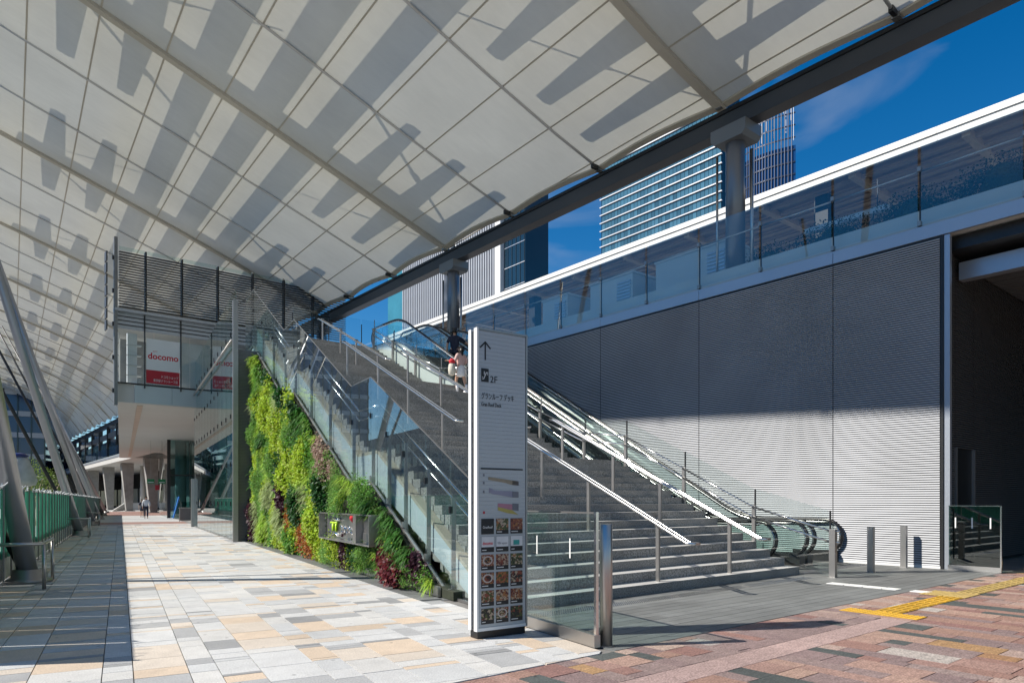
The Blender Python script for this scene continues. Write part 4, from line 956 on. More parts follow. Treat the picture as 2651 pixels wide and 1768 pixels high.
LG = thing('glass_screen', 'low clear glass screen on a steel base behind the wayfinding pylon', 'glass screen', P(3.94, 6.4, 0))
MB().pbox(3.93, 3.95, 5.32, 8.0, .12, 1.27).build('glass_pane', M['glass'], LG); MB().pbox(3.905, 3.975, 5.28, 8.0, .002, .12).build('base_rail', M['steel'], LG)
MB().pbox(3.925, 3.955, 5.28, 5.315, .12, 1.29).build('end_post', M['steel_bright'], LG); MB().pbox(3.925, 3.955, 5.32, 8.0, 1.272, 1.29).build('top_trim', M['steel_matt'], LG)
for d in (5.72, 6.35, 7.0): MB().pbox(3.926, 3.929, d - .01, d + .01, .82, 1.02).build('marker_strip', M['white'], LG)

# ------------------------------------------------------------------ passage glass wall
CG = thing('glass_wall', 'tall frameless glass wall along the passage beyond the planted wall', 'glass wall', P(3.41, 32, 0))
n = 12; dd = [24.98 + i * (40.0 - 24.98) / n for i in range(n + 1)]
for a, c in zip(dd[:-1], dd[1:]):
    for z0, z1 in ((.06, 3.38), (3.40, 6.80), (6.82, 8.6)):
        MB().pbox(3.40, 3.42, a + .008, c - .008, z0, z1).build('glass_pane', M['glass_teal'], CG)
    for z in (1.2, 2.6, 4.3, 5.6, 7.2): MB().pbox(3.385, 3.44, c - .03, c + .03, z, z + .16).build('clip', M['dark'], CG)
    MB().pbox(3.55, 3.75, c - .008, c + .008, .06, 6.7).build('glass_fin', M['glass'], CG)
MB().pbox(3.37, 3.45, 25.0, 40.0, .0, .055).build('base_channel', M['steel'], CG)
MB().tube([P(3.30, 25.1, 6.85), P(3.30, 40, 6.85)], .04, 10).build('tie_rail', M['steel_matt'], CG, True)
MB().pbox(3.30, 3.46, 24.80, 24.965, 0, 8.17).build('end_post', M['steel_matt'], CG); MB().pbox(3.25, 3.40, 39.95, 40.2, 0, 2.55).build('end_post', M['steel_matt'], CG)
BW = thing('ribbed_wall', 'grey ribbed wall behind the passage glass', 'wall', P(5, 30, 0))
b = MB(); 
for i in range(84): b.pbox(4.18, 4.2, 25.3, 40, .05 + i * .078, .05 + i * .078 + .05)
b.build('rib', M['offwhite'], BW); MB().pbox(4.202, 4.4, 25.2, 40, 0, 6.55).build('wall_core', M['grey_paint'], BW)
b = MB()
for i in range(130): b.pbox(3.47, 4.17, 25.02 - .02, 25.02, .05 + i * .05, .05 + i * .05 + .03)
b.build('rib', M['clad_dark'], BW); MB().pbox(3.47, 4.17, 25.025, 25.2, 0, 6.55).build('wall_core', M['grey_paint'], BW)

# ------------------------------------------------------------------ building with the louvre screen
LV = thing('louvred_building', 'raised shop building with a glass front, banner and louvre screen', 'building', (10, 38, 6.2))
xe = lambda e, y: (e + y * SB) / CB
def slab(z0, z1, y0, y1, e, x1, m, name): return MB().hexa([(xe(e, y0), y0, z0), (x1, y0, z0), (x1, y1, z0), (xe(e, y1), y1, z0)], [(xe(e, y0), y0, z1), (x1, y0, z1), (x1, y1, z1), (xe(e, y1), y1, z1)]).build(name, m, LV)
slab(6.20, 7.10, 38.12, 88, -.12, 15.6, M['soffit'], 'floor_slab')
for i in range(6): MB().box(6.85 + i * 1.7 + .008, 6.85 + (i + 1) * 1.7 - .008, 38.03, 38.115, 6.22, 7.09).build('spandrel_panel', M['palepanel'], LV)
MB().box(6.0, 16.0, 38.0, 38.1, 7.10, 7.17).build('sill', M['dark'], LV)
for i in range(6): MB().box(6.05 + i * 1.67 + .02, 6.05 + (i + 1) * 1.67 - .02, 38.02, 38.04, 7.18, 9.75).build('window_pane', M['glass_deck'], LV)
MB().box(6.0, 16.0, 38.02, 38.12, 9.78, 10.55).build('head_panel', M['fascia'], LV); MB().box(5.95, 16.0, 37.7, 38.2, 10.56, 10.68).build('canopy_edge', M['fascia'], LV)
for i in range(3): MB().box(6.1, 16, 37.99, 38.018, 9.95 + i * .2, 9.99 + i * .2).build('head_trim', M['dark'], LV)
slab(10.69, 10.9, 38.2, 60, -.1, 16, M['soffit'], 'roof_slab')
MB().box(7.2, 16, 44, 44.2, 7.1, 10.5).build('room_wall', M['room_mid'], LV)
MB().box(6.62, 7.05, 38.5, 38.7, 7.18, 9.7).build('shelf_frame', M['white'], LV)
for z in (7.6, 8.1, 8.6, 9.1): MB().box(6.62, 7.25, 38.45, 38.75, z, z + .05).build('shelf', M['offwhite'], LV)
MB().box(9.05, 10.7, 38.6, 38.65, 7.15, 9.6).build('blind', M['offwhite'], LV)
MB().box(5.93, 6.08, 37.75, 37.95, 6.0, 14.1).build('corner_post', M['grey_paint'], LV)
for i in range(5): MB().box(5.86, 5.93, 37.8, 37.9, 6.6 + 1.6 * i, 6.8 + 1.6 * i).build('bracket', M['dark'], LV)
for i in range(7): MB().box(5.60, 5.66, 37.8, 38.3, 9.6 + .55 * i, 10.05 + .55 * i).build('side_louvre', M['beam'], LV)
LX = [6.09, 7.29, 8.95, 10.69, 12.49, 14.2, 15.88, 17.93]
for i, (a, c) in enumerate(zip(LX[:-1], LX[1:])):
    for k in range(22):
        z = 10.75 + k * .125
        MB().prism([(a + .05, 37.66, z), (a + .05, 37.66, z + .045), (a + .05, 37.90, z + .075), (a + .05, 37.90, z + .03)], (c - a - .10, 0, 0)).build('louvre_slat', M['dark'], LV)
    MB().box(a + .05, c - .05, 37.74, 37.752, 13.50, 13.68).build('glass_top', M['glass'], LV)
    if i: MB().box(a - .035, a + .035, 37.64, 37.92, 10.69, 13.62).build('louvre_post', M['dark'], LV)
    if i >= 4: MB().lathe([(.05, 0), (.06, .05), (.04, .11)], (a, 37.78, 13.63), 10).build('post_lamp', M['canvas'], LV)
# windows mullions
for x in (7.29, 8.95, 10.69, 12.49, 14.2): MB().box(x - .025, x + .025, 37.93, 38.015, 6.95, 10.55).build('mullion', M['dark'], LV)
BN = thing('shop_banner', 'white and red shop banner hanging behind the window of the raised building', 'banner', (8.1, 37.97, 7.3))
by = 37.985
MB().box(7.36, 8.90, by, by + .006, 7.90, 9.45).build('white_field', M['print_white'], BN); MB().box(7.36, 8.90, by, by + .006, 7.24, 7.897).build('red_field', M['red'], BN)
text('docomo', 'lettering', .43, M['red_text'], BN, (7.43, by - .003, 8.46), width=1.4, bold=.012); text('NTT', 'lettering', .11, M['red_text'], BN, (7.66, by - .003, 8.80), width=.2)
text('ドコモショップ', 'lettering', .16, M['print_white'], BN, (8.02, by - .003, 7.55), width=.78); text('東京駅グランルーフ店', 'lettering', .16, M['print_white'], BN, (7.68, by - .003, 7.34), width=1.12)
# soffit strip
b = MB().hexa([P(.72, 39.5, 6.17), P(.98, 39.5, 6.17), P(.98, 86, 6.17), P(.72, 86, 6.17)], [P(.72, 39.5, 6.196), P(.98, 39.5, 6.196), P(.98, 86, 6.196), P(.72, 86, 6.196)]).build('soffit_strip', M['brown_soffit'], LV)
# ------------------------------------------------------------------ far passage: piers, shop corner, boards, signs
for i in range(7):
    y = 87.3 + 14.05 * (i - 0); x = 17.6 - .2
    T = thing('tapered_pier', 'tapered grey concrete pier nearest the far shop corner' if i == 0 else ['', 'second tapered grey pier beyond the shop corner', 'third tapered grey pier beyond the shop corner', 'fourth tapered grey pier beyond the shop corner', 'fifth tapered grey pier beyond the shop corner', 'sixth tapered grey pier beyond the shop corner', 'farthest tapered grey pier under the deck'][i], 'pier', (x, y, 0), 'piers under the deck')
    MB().hexa([(x - .15, y - .4, 0), (x + .6, y - .4, 0), (x + .6, y + .4, 0), (x - .15, y + .4, 0)], [(x - .75, y - .5, 6.2), (x + .7, y - .5, 6.2), (x + .7, y + .5, 6.2), (x - .75, y + .5, 6.2)]).build('shaft', M['concrete'], T)
    MB().box(x - .35, x + .85, y - .6, y + .6, 0, .08).build('base', M['concrete'], T)
for i in range(6):
    y = 94 + 14.05 * i
    tag(MB().lathe([(.32, 0), (.32, 6.3)], (20.5, y, 0), 14).build('round_pier', M['soffit'], None, True), 'round pale column deep under the deck, %s along the row' % ['nearest', 'second', 'third', 'fourth', 'fifth', 'farthest'][i], 'column', 'round columns under the deck')
UB = thing('back_wall', 'dark back wall deep under the far deck', 'wall', (26, 120, 0))
MB().box(26, 26.3, 60, 240, 0, 6.8).build('wall', M['room'], UB)
for i in range(24): MB().box(25.9, 26.0, 64 + i * 7, 69.5 + i * 7, .2, 3.6).build('panel', M['palepanel'] if i % 3 else M['room_mid'], UB)
MB().box(15.7, 26, 88, 240, 6.25, 6.8).build('soffit', M['soffit'], UB)
GL = thing('gallery_front', 'glazed upper gallery with a glass guard beyond the shop building', 'building', (15.7, 110, 7))
for i in range(20):
    y = 89 + 7.03 * i
    MB().box(16.6, 16.65, y + .1, y + 6.9, 7.2, 9.6).build('window_pane', M['tower_dark'], GL); MB().box(16.4, 16.9, y - .25, y + .25, 7.2, 11.6).build('post', M['dark'], GL)
    MB().box(15.62, 15.64, y + .05, y + 6.95, 7.1, 8.3).build('guard_pane', M['glass_deck'], GL); MB().box(16.5, 16.8, y + .26, y + 6.75, 10.0, 10.7).build('beam', M['beam_head'], GL)
SC = thing('shop_corner', 'glazed shop corner with a fat round column at the end of the passage', 'shop', P(3.6, 62, 0))
for a in range(5): MB().pbox(3.30, 3.33, 60.8 + a * 3, 63.76 + a * 3, .05, 6.15).build('window_pane', M['glass_teal'], SC)
for a in range(2): MB().pbox(3.32 + a * 1.5, 4.78 + a * 1.5, 60.72, 60.75, .05, 6.15).build('window_pane', M['glass_teal'], SC)
for e, d in ((3.32, 60.76), (6.3, 60.76)): MB().pbox(e - .12, e + .12, d - .12, d + .12, 0, 6.18).build('frame_post', M['dark'], SC)
MB().pbox(3.44, 6.2, 60.70, 60.72, 3.35, 3.45).build('transom', M['dark'], SC); MB().lathe([(.42, 0), (.42, 6.19)], P(4.25, 61.9, 0), 20).build('round_column', M['soffit'], SC, True)
MB().pbox(4.9, 5.0, 61, 76, 0, 6.1).build('inner_wall', M['room_mid'], SC)
for e0, e1, lab in ((1.83, 2.36, 'green hanging sign on the left of the far pair'), (2.63, 3.16, 'green hanging sign on the right of the far pair')):
    T = thing('hanging_sign', lab, 'sign', P((e0 + e1) / 2, 62, 2.75), 'green hanging signs at the far end'); MB().pbox(e0, e1, 61.97, 62.03, 2.75, 3.10).build('panel', M['green_sign'], T)
    MB().pbox(e0 + .06, e1 - .06, 61.955, 61.968, 2.82, 2.88).build('caption', M['print_white'], T); MB().pbox((e0 + e1) / 2 - .012, (e0 + e1) / 2 + .012, 61.99, 62.01, 3.10, 6.19).build('hanger', M['steel_matt'], T)
tag(MB().pbox(2.41, 2.72, 61.97, 62.03, 2.23, 2.63).build('red_sign', M['red']), 'small red square sign below the green hanging signs', 'sign')
T = thing('display_board', 'leaning blue display board beside the shop corner', 'board', P(4.0, 60, 0))
MB().hexa([P(3.55, 59.4, .02), P(3.62, 59.4, .02), P(3.62, 60.3, .02), P(3.55, 60.3, .02)], [P(3.95, 59.4, 1.7), P(4.02, 59.4, 1.7), P(4.02, 60.3, 1.7), P(3.95, 60.3, 1.7)]).build('panel', M['blue_board'], T)
MB().bar(P(4.4, 59.8, .02), P(4.0, 59.8, 1.5), .04, .04).build('prop', M['steel_matt'], T)
T = thing('litter_bin', 'grey steel bin with a green glass back beside the shop corner', 'bin', P(3.7, 51, 0))
MB().pbox(3.45, 4.15, 50.9, 51.4, .05, .85).build('body', M['grey_paint'], T); MB().pbox(3.4, 4.2, 50.85, 51.45, .86, .92).build('lid', M['steel'], T); MB().pbox(3.5, 4.1, 51.46, 51.48, .9, 1.3).build('glass_back', M['glass_teal'], T)
for e in (3.42, 4.18): MB().pbox(e - .02, e + .02, 50.86, 50.9, 0, .86).build('leg', M['steel'], T)
T = thing('ramp_wall', 'low sloping ramp wall at the far left of the passage', 'wall', P(0, 110, 0))
MB().prism([P(-1.0, 98, 0), P(-1.0, 100, .1), P(.4, 112, 1.0), P(3.0, 112, 1.0), P(3.0, 112, 0)][:3] + [P(.4, 112, 0)], P(.12, 0)).build('side', M['white'], T); MB().pbox(.3, 3.2, 112, 112.3, 0, 1.05).build('front', M['offwhite'], T)

# ------------------------------------------------------------------ green hoarding on the left
FN = thing('site_hoarding', 'green sheeted construction hoarding along the left of the passage', 'fence', P(-1.55, 30, 0))
rnd = random.Random(9)
for i in range(76):
    d = 7.5 + i * .92; w = .90
    if d > 77: break
    dz = rnd.uniform(-.015, .015); off = rnd.uniform(-.015, .015)
    b = MB(); N_ = 9
    pts = [(-1.72 + off + .018 * math.sin(k * 2.4 + i) + rnd.uniform(-.008, .008), d + w * k / (N_ - 1)) for k in range(N_)]
    for (e0, d0), (e1, d1) in zip(pts[:-1], pts[1:]):
        b.hexa([P(e0 - .004, d0, .42), P(e0 + .004, d0, .42), P(e1 + .004, d1, .42), P(e1 - .004, d1, .42)], [P(e0 - .004, d0, 1.60 + dz), P(e0 + .004, d0, 1.60 + dz), P(e1 + .004, d1, 1.60 + dz), P(e1 - .004, d1, 1.60 + dz)])
    b.build('green_sheet', M['fence_green'], FN)
    MB().pbox(-1.79, -1.75, d + .01, d + w - .01, .02, .55).build('base_board', M['fence_board'], FN)
    MB().tube([P(-1.67, d, 0), P(-1.67, d, 1.62)], .015, 6).build('post', M['grey_paint'], FN)
    if i % 4 == 1: MB().pbox(-1.695, -1.69, d + .35, d + .47, 1.15, 1.5).build('notice', M['white'], FN)
ties = MB()
for i in range(420):
    d = 7.5 + i * .165; z = 1.60 + rnd.uniform(0, .02); a = Vector(P(-1.71 + rnd.uniform(-.02, .03), d, z)); c = a + Vector((rnd.uniform(-.05, .08), rnd.uniform(-.08, .08), rnd.uniform(.0, .09)))
    ties.tube([a, c], .006 + .004 * rnd.random(), 4)
stuff(ties.build('cable_tie', M['white'], FN))
MB().tube([P(-1.72, 7.5, 1.6), P(-1.72, 77.4, 1.6)], .02, 6).build('top_rope', M['white'], FN)
for i, (d, lab) in enumerate(((13.0, 'low steel rail around the foot of the nearest mast'), (30.3, 'low steel rail around the foot of the second mast'), (44.5, 'low steel rail around the foot of the third mast'))):
    T = thing('guard_rail', lab, 'rail', P(-1.1, d + 1, 0), 'low rails at the mast feet'); z = .72
    MB().tube([P(-1.75, d, z), P(-1.15, d, z), P(-1.05, d + .1, z), P(-1.05, d + 1.7, z)], .028, 8).build('rail', M['steel'], T, True)
    for q in (d + .1, d + 1.65): MB().tube([P(-1.05, q, 0), P(-1.05, q, z)], .028, 8).build('post', M['steel'], T, True)
# covered lamp and shrub behind the hoarding
CL = thing('covered_lamp', 'pale sheeted lamp with a dark blue cap behind the hoarding', 'lamp', P(-4, 38.2, 0))
MB().tube([P(-4, 38.2, 0), P(-4, 38.2, 2.0)], .07, 10).build('pole', M['dark'], CL, True)
MB().lathe([(.25, 2.0), (.62, 2.1), (.70, 2.3), (.55, 2.8), (.36, 3.25), (.30, 3.35)], P(-4, 38.2, 0), 18).build('sheet', M['sheet'], CL, True); MB().lathe([(.30, 3.34), (.36, 3.42), (.25, 3.52), (.05, 3.56)], P(-4, 38.2, 0), 18).build('cap', M['blue_cover'], CL, True)
def leaf_cloud(c, rad, n, size, m, name, parent, flat=1.0):
    V = []; Fc = []
    for _ in range(n):
        u = RNG.normal(0, 1, 3); u /= np.linalg.norm(u); r = RNG.random() ** .45
        p = np.array(c) + u * np.array(rad) * r * (1 + .25 * math.sin(5 * u[0] + 3 * u[2])); a = RNG.normal(0, 1, 3); a /= np.linalg.norm(a); q = np.cross(a, RNG.normal(0, 1, 3)); q /= np.linalg.norm(q); s = size * RNG.uniform(.6, 1.3); o = len(V)
        V += [p, p + a * s * .5 + q * s * .3, p + a * s, p + a * s * .5 - q * s * .3]; Fc.append((o, o + 1, o + 2, o + 3))
    me = bpy.data.meshes.new(name); me.from_pydata([tuple(v) for v in V], [], Fc); me.materials.append(m); me.update(); o = bpy.data.objects.new(name, me); COL.objects.link(o)
    if parent is not None: attach(o, parent)
    return o
shm = mat('shrub_leaf', (.16, .24, .05), .6, 0, .2, 4, island=.35, trans=.3); hedge_m = mat('hedge_leaf', (.018, .05, .026), .6, 0, .2, 4, island=.35, trans=.25)
SH = thing('shrub', 'loose yellow-green shrub behind the green hoarding', 'shrub', P(-4, 46, 0))
leaf_cloud(P(-4, 46, 2.4), (1.7, 1.7, 1.2), 3200, .10, shm, 'foliage', SH)
for i in range(16):
    t = 2 * math.pi * i / 16; MB().tube([P(-4 + .2 * math.cos(t), 46 + .2 * math.sin(t), 0), P(-4 + .7 * math.cos(t), 46 + .7 * math.sin(t), 1.6), P(-4 + 1.2 * math.cos(t + .3), 46 + 1.2 * math.sin(t + .3), 2.6)], .03, 5, r2=.008).build('stem', M['timber'], SH)
for i, (y, zt, lab) in enumerate(((10.4, 8.35, 'smallest green shrub in the deck planter, nearest the roof column'), (8.6, 8.5, 'green shrub in the deck planter, second from the roof column'), (6.7, 8.6, 'green shrub in the deck planter, third from the roof column'), (4.9, 8.75, 'tallest green shrub in the deck planter, at the right edge of the frame'))):
    T = thing('deck_shrub', lab, 'shrub', (17.7, y, 7.7), 'shrubs in the deck planter'); leaf_cloud((17.7, y, zt - .45), (.5, 1.05, .55), 6500, .06, hedge_m, 'foliage', T); co = MB().lathe([(.05, -.5), (.3, -.42), (.42, -.1), (.38, .15), (.2, .36), (.04, .42)], (17.7, y, zt - .45), 12).build('inner_growth', hedge_m, T, True)
    for q in (-.5, 0, .5): MB().tube([(17.7, y + q * .4, 7.66), (17.7, y + q, zt - .5)], .03, 6).build('stem', M['timber'], T)
PLT = thing('deck_planter', 'long pale planter trough on the upper deck', 'planter', (17.7, 7, 7.2)); MB().box(17.25, 18.15, 2.5, 11.9, 7.19, 7.66).build('trough', M['palepanel'], PLT); MB().box(17.3, 18.1, 2.55, 11.85, 7.661, 7.70).build('soil', M['soil'], PLT)

# ------------------------------------------------------------------ towers beyond
TA = thing('office_tower', 'broad office tower with white floor bands and rows of teal windows', 'building', (220, 176, 0))
MB().box(216.6, 228, 146.4, 206.4, 0, 205).build('core', M['tower_dark'], TA)
wm = MB().box(-.1, .1, -.82, .82, -1.2, 1.2).mesh('window', M['tower_glass'])
for r in range(60):
    z = 2 + r * 3.4
    MB().box(215.9, 216.5, 146, 206.8, z + 2.72, z + 3.12).build('floor_band', M['tower_fin'], TA)
    if 98 < z < 125:
        for c in range(33): inst('window', wm, TA, (216.5, 147.4 + c * 1.8, z + 1.25))
    elif z > 60:
        b = MB()
        for c in range(33): b.box(216.4, 216.59, 146.58 + c * 1.8, 148.22 + c * 1.8, z + .05, z + 2.5)
        b.build('window_strip', M['tower_glass'], TA)
TB = thing('glass_tower', 'dark blue glass tower with an open lattice crown', 'building', (160, 85, 0))
cv = []
for i in range(9): cv.append((150 + 2.2 * math.sin(i / 8 * math.pi) * -1, 98.5 - i * 2.09))
pts = cv + [(170, 93.5), (170, 112)]
MB().prism([(x, y, 0) for x, y in pts], (0, 0, 83)).build('shaft', M['tower_blue'], TB)
for i in range(8):
    (xa, ya), (xb, yb) = cv[i], cv[i + 1]
    for s in range(3):
        x = xa + (xb - xa) * s / 3; y = ya + (yb - ya) * s / 3; MB().box(x - .30, x - .10, y - .07, y + .07, 20, 97).build('mullion', M['tower_grid'], TB)
for k in range(21): 
    z = 40 + k * 2.8
    b = MB()
    for i in range(8): b.bar((cv[i][0] - .12, cv[i][1], z), (cv[i + 1][0] - .12, cv[i + 1][1], z), .16, .3 if z > 76 else .14)
    b.build('transom', M['tower_grid'], TB)
for i in range(14): MB().box(149.5, 149.6, 82.0 + i * .62, 82.08 + i * .62, 84 + (i * 7 % 5) * 2.4, 96 - 2 * (i % 3)).build('crown_post', M['tower_white'], TB)
TC = thing('finned_tower', 'tower with pale vertical fins and a teal glazed corner', 'building', (84, 125, 0))
MB().box(81, 84, 103.2, 146, 0, 92).build('core', M['tower_dark'], TC); MB().box(80.2, 81, 139.2, 146.2, 0, 91).build('teal_corner', mat('teal_glazing', (.05, .20, .26), .12, 0, .2, .2), TC)
fm = MB().box(-.45, .45, -.11, .11, 0, 92).mesh('fin', M['tower_fin'])
for i in range(46):
    y = 104.0 + i * .78
    if 117.2 < y < 121.4: continue
    inst('fin', fm, TC, (80.55, y, 0))
for i in range(24): MB().box(80.96, 80.99, 104, 139, 2 + i * 3.8, 3.1 + i * 3.8).build('spandrel', M['tower_fin'], TC)
MB().box(80.0, 80.9, 116.8, 121.8, 60, 69).build('teal_panel', M['tower_teal'], TC); MB().box(79.9, 81, 116.6, 122, 69, 70).build('white_frame', M['tower_white'], TC); MB().box(79.9, 81, 116.6, 122, 59, 60).build('white_frame', M['tower_white'], TC)
MB().box(80.0, 80.8, 117.1, 117.5, 20, 59).build('white_frame', M['tower_white'], TC); MB().box(80.0, 80.8, 119.2, 119.6, 20, 59).build('white_frame', M['tower_white'], TC)
for i in range(9): MB().box(80.2, 80.9, 117.6, 119.1, 22 + i * 4.1, 24.6 + i * 4.1).build('window', M['tower_glass'], TC)
MB().box(79.6, 81, 101.9, 103.6, 0, 92).build('white_pier', M['tower_white'], TC)
TD = thing('dark_tower', 'dark glass tower block with faint floor lines beside the finned tower', 'building', (82, 96, 0))
MB().box(80.4, 86, 95.5, 101.7, 0, 92).build('core', M['tower_dark'], TD)
for i in range(24): MB().box(80.32, 80.38, 95.6, 101.6, 3 + i * 3.8, 3.12 + i * 3.8).build('floor_line', M['tower_fin'] if i % 3 else M['fascia'], TD)
for i in range(5): MB().box(80.31, 80.36, 95.7 + i * 1.2, 95.76 + i * 1.2, 0, 92).build('mullion', M['dark'], TD)
LBG = thing('blue_glass_building', 'blue glass building far off at the left edge', 'building', P(-18, 150, 0))
MB().pbox(-40, -12, 150, 190, 0, 42).build('core', M['tower_blue'], LBG)
for i in range(11): MB().pbox(-40.2, -11.8, 149.7, 150, 5 + i * 3.8, 5.9 + i * 3.8).build('floor_band', M['tower_fin'], LBG)
for i in range(15): MB().pbox(-40 + i * 2, -39.8 + i * 2, 149.6, 150, 0, 42).build('mullion', M['tower_dark'], LBG)
LB2 = thing('street_block', 'long dark grey street block across the road, mirrored in the stair glass', 'building', P(-66, 60, 0))
stb = mat('street_block_wall', (.13, .13, .135), .8, 0, .1, .3)
MB().pbox(-80, -55, -10, 300, 0, 19).build('walls', stb, LB2)
for i in range(66):
    for k in range(4): MB().pbox(-55, -54.9, 22 + i * 4, 24.6 + i * 4, 2 + k * 3.9, 4.4 + k * 3.9).build('window', M['tower_dark'], LB2)
MB().pbox(-76, -60, 120, 150, 19, 26).build('roof_plant', M['grey_paint'], LB2)

# ------------------------------------------------------------------ people
def skin_mesh(name, verts, edges, mats, parent, sub=2):
    me = bpy.data.meshes.new(name); me.from_pydata([v[:3] for v in verts], edges, []); me.materials.append(mats)
    o = bpy.data.objects.new(name, me); COL.objects.link(o)
    m = o.modifiers.new('skin', 'SKIN'); m.use_smooth_shade = True
    if not me.skin_vertices: pass
    for i, v in enumerate(verts):
        r = v[3]; me.skin_vertices[0].data[i].radius = (r if not isinstance(r, tuple) else r[0], r if not isinstance(r, tuple) else r[1])
    me.skin_vertices[0].data[0].use_root = True
    s = o.modifiers.new('sub', 'SUBSURF'); s.levels = sub; s.render_levels = sub
    if parent is not None: o.parent = parent
    return o
def person(loc, rot, h, label, top, bottom, skirt=False, arm_l=None, arm_r=None, stride=.12, shoes='black', long_hair=False, sleeve=.5, legcol=None, sock=None, hold=None):
    # local figure: faces -Y, 1.7 tall, scaled to h
    T = thing('person', label, 'person', loc); T.rotation_euler = (0, 0, rot); k = h / 1.7; T.scale = (k, k, k)
    al = arm_l or [(.20, .0, 1.38), (.25, .02, 1.12), (.25, -.06, .88)]; ar = arm_r or [(-.20, .0, 1.38), (-.25, .02, 1.12), (-.25, -.06, .88)]
    B = [(0, 0, .92, (.135, .10)), (0, 0, 1.10, (.125, .09)), (0, 0, 1.30, (.15, .10)), (0, 0, 1.41, (.10, .075)), (0, 0, 1.47, .05), (0, -.01, 1.53, .062), (0, -.01, 1.60, (.078, .092)), (0, 0, 1.67, (.055, .07)), (0, -.10, 1.585, .014),
         (.09, 0, .86, .085), (.09, -stride, .48, .058), (.09, -stride * .6, .09, .038), (.09, -stride * .6 - .15, .035, .034),
         (-.09, 0, .86, .085), (-.09, stride * .6, .48, .058), (-.09, stride * 1.3, .10, .038), (-.09, stride * 1.3 - .14, .035, .034)]
    Ed = [(0, 1), (1, 2), (2, 3), (3, 4), (4, 5), (5, 6), (6, 7), (6, 8), (0, 9), (9, 10), (10, 11), (11, 12), (0, 13), (13, 14), (14, 15), (15, 16)]
    for arm in (al, ar):
        o = len(B); s_ = math.copysign(1, arm[0][0])
        B += [(arm[0][0] * .85, arm[0][1], arm[0][2], .055), (*arm[1], .040), (*arm[2], .028)]; Ed += [(2, o), (o, o + 1), (o + 1, o + 2)]
        hd = (Vector(arm[2]) - Vector(arm[1])).normalized(); sd = hd.cross(Vector((0, 0, 1))); sd = sd.normalized() if sd.length > .1 else Vector((0, 1, 0))
        pal = Vector(arm[2]) + hd * .07; o2 = len(B); B.append((*pal, .028)); Ed.append((o + 2, o2))
        for fi, (off, ln) in enumerate(((-.027, .07), (-.009, .085), (.009, .08), (.027, .065))):
            o3 = len(B); f0 = pal + sd * off + hd * .02; f1 = f0 + hd * ln - Vector((0, 0, .015)); B += [(*f0, .010), (*f1, .008)]; Ed += [(o2, o3), (o3, o3 + 1)]
        o3 = len(B); th = Vector(arm[2]) + hd * .03 - sd * .04; B += [(*th, .010)]; Ed.append((o2, o3))
    skin_mesh('body', B, Ed, M['skin'], T, 1)
    g = .016
    TV = [(0, 0, 1.10, (.15, .115)), (0, 0, .90, (.155, .12)), (0, 0, 1.30, (.172, .12)), (0, 0, 1.42, (.10, .085))]; TE = [(0, 1), (0, 2), (2, 3)]
    for arm in (al, ar):
        o = len(TV); e = Vector(arm[0]).lerp(Vector(arm[1]), 1.0 if sleeve > .5 else sleeve * 2); TV += [(arm[0][0] * .85, arm[0][1], arm[0][2], .074), (*e, .056)]; TE += [(2, o), (o, o + 1)]
        if sleeve > .5: TV.append((*Vector(arm[1]).lerp(Vector(arm[2]), .9), .042)); TE.append((o + 1, o + 2))
    skin_mesh('top_garment', TV, TE, top, T, 1)
    if skirt:
        MBk = MB().lathe([(.15, .60), (.172, .61), (.165, .75), (.15, .95), (.12, 1.0)], (0, 0, 0), 16); sk = MBk.build('skirt', bottom, None, True); sk.parent = T
    else:
        LV_ = [(0, 0, .95, (.15, .115)), (.09, 0, .86, .10), (.09, -stride, .48, .074), (.09, -stride * .6, .10, .058), (-.09, 0, .86, .10), (-.09, stride * .6, .48, .074), (-.09, stride * 1.3, .11, .058)]
        skin_mesh('trousers', LV_, [(0, 1), (1, 2), (2, 3), (0, 4), (4, 5), (5, 6)], bottom, T, 1)
    for s_, y_ in ((.09, -stride * .6), (-.09, stride * 1.3)):
        sh = MB().lathe([(.0, 0), (.055, .005), (.055, .05), (.045, .075), (0, .08)], (0, 0, 0), 10).build('shoe', M[shoes], None, True); sh.parent = T; sh.scale = (.85, 2.2, 1); sh.location = (s_, y_ - .06, 0)
        if sock: so_ = MB().lathe([(.046, .07), (.05, .2), (.056, .30)], (0, 0, 0), 10).build('sock', M[sock], None, True); so_.parent = T; so_.location = (s_, y_, 0)
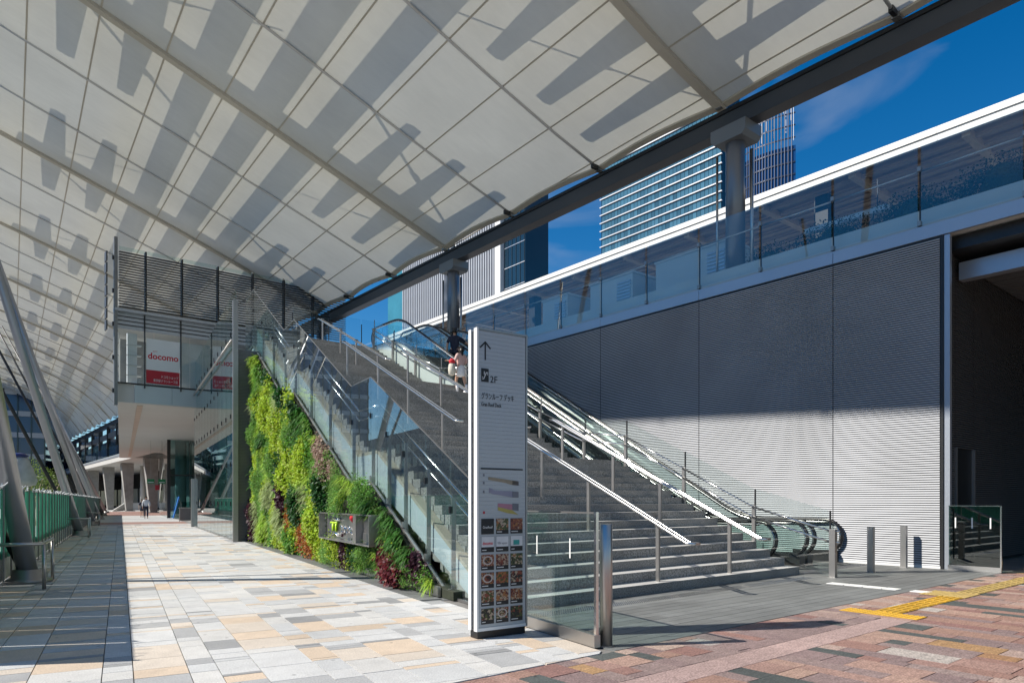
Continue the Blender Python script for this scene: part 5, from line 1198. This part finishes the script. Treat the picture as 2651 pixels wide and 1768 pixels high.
    hv = [(0, .018, 1.605, (.088, .098)), (0, .015, 1.67, (.066, .076)), (0, .045, 1.55, (.078, .06))]; he = [(0, 1), (0, 2)]
    if long_hair: hv += [(0, .06, 1.44, (.085, .04)), (0, .07, 1.33, (.06, .025))]; he += [(2, 3), (3, 4)]
    skin_mesh('hair', hv, he, M['hair'], T, 1)
    return T
# woman climbing the stairs, walking away (+Y) with a bag on her left side
W1 = person((12.1, 17.46, 4.704), R_(180 + 8), 1.43, 'woman in pale pink top and white shorts climbing the stairs', M['pink'], M['white_cloth'], skirt=True, stride=.16, shoes='white_cloth', long_hair=True, sleeve=.9, sock='white_cloth',
       arm_r=[(-.20, 0, 1.38), (-.27, .05, 1.14), (-.19, -.16, 1.16)], arm_l=[(.20, 0, 1.38), (.30, .02, 1.13), (.42, -.16, 1.15)])
BG = thing('shoulder_bag', 'cream canvas bag with a red scarf hanging from the climbing woman', 'bag', (11.80, 17.50, 5.25))
MB().lathe([(.04, -.02), (.10, .02), (.12, .15), (.10, .32), (.06, .36)], (11.80, 17.50, 5.23), 12).build('pouch', M['canvas'], BG, True); MB().tube([(11.83, 17.5, 5.55), (11.90, 17.47, 5.80), (11.98, 17.46, 5.88)], .012, 6).build('strap', M['canvas'], BG)
MB().lathe([(.02, 0), (.09, .03), (.11, .10), (.05, .17)], (11.80, 17.49, 5.56), 9).build('scarf', M['red_cloth'], BG, True)
# man riding the escalator, turned sideways, one arm on the handrail ahead
person((13.42, 19.75, escz(19.75) + .01), R_(180 - 35), 1.64, 'man in navy t-shirt riding up the escalator', M['navy'], M['navy'], stride=.05, sleeve=.45, arm_r=[(-.20, 0, 1.38), (-.42, -.12, 1.22), (-.62, -.22, 1.12)], arm_l=[(.20, 0, 1.38), (.26, .04, 1.12), (.26, -.05, .9)])
person((11.72, 60.5, 0), R_(-9), 1.72, 'man in white shirt and dark trousers walking along the passage', M['white_cloth'], M['navy'], stride=.14, sleeve=.9)
person((12.2, 64.6, 0), R_(-12), 1.50, 'woman in dark dress walking behind the man in white', M['navy'], M['navy'], skirt=True, stride=.10, sleeve=.5, long_hair=False)
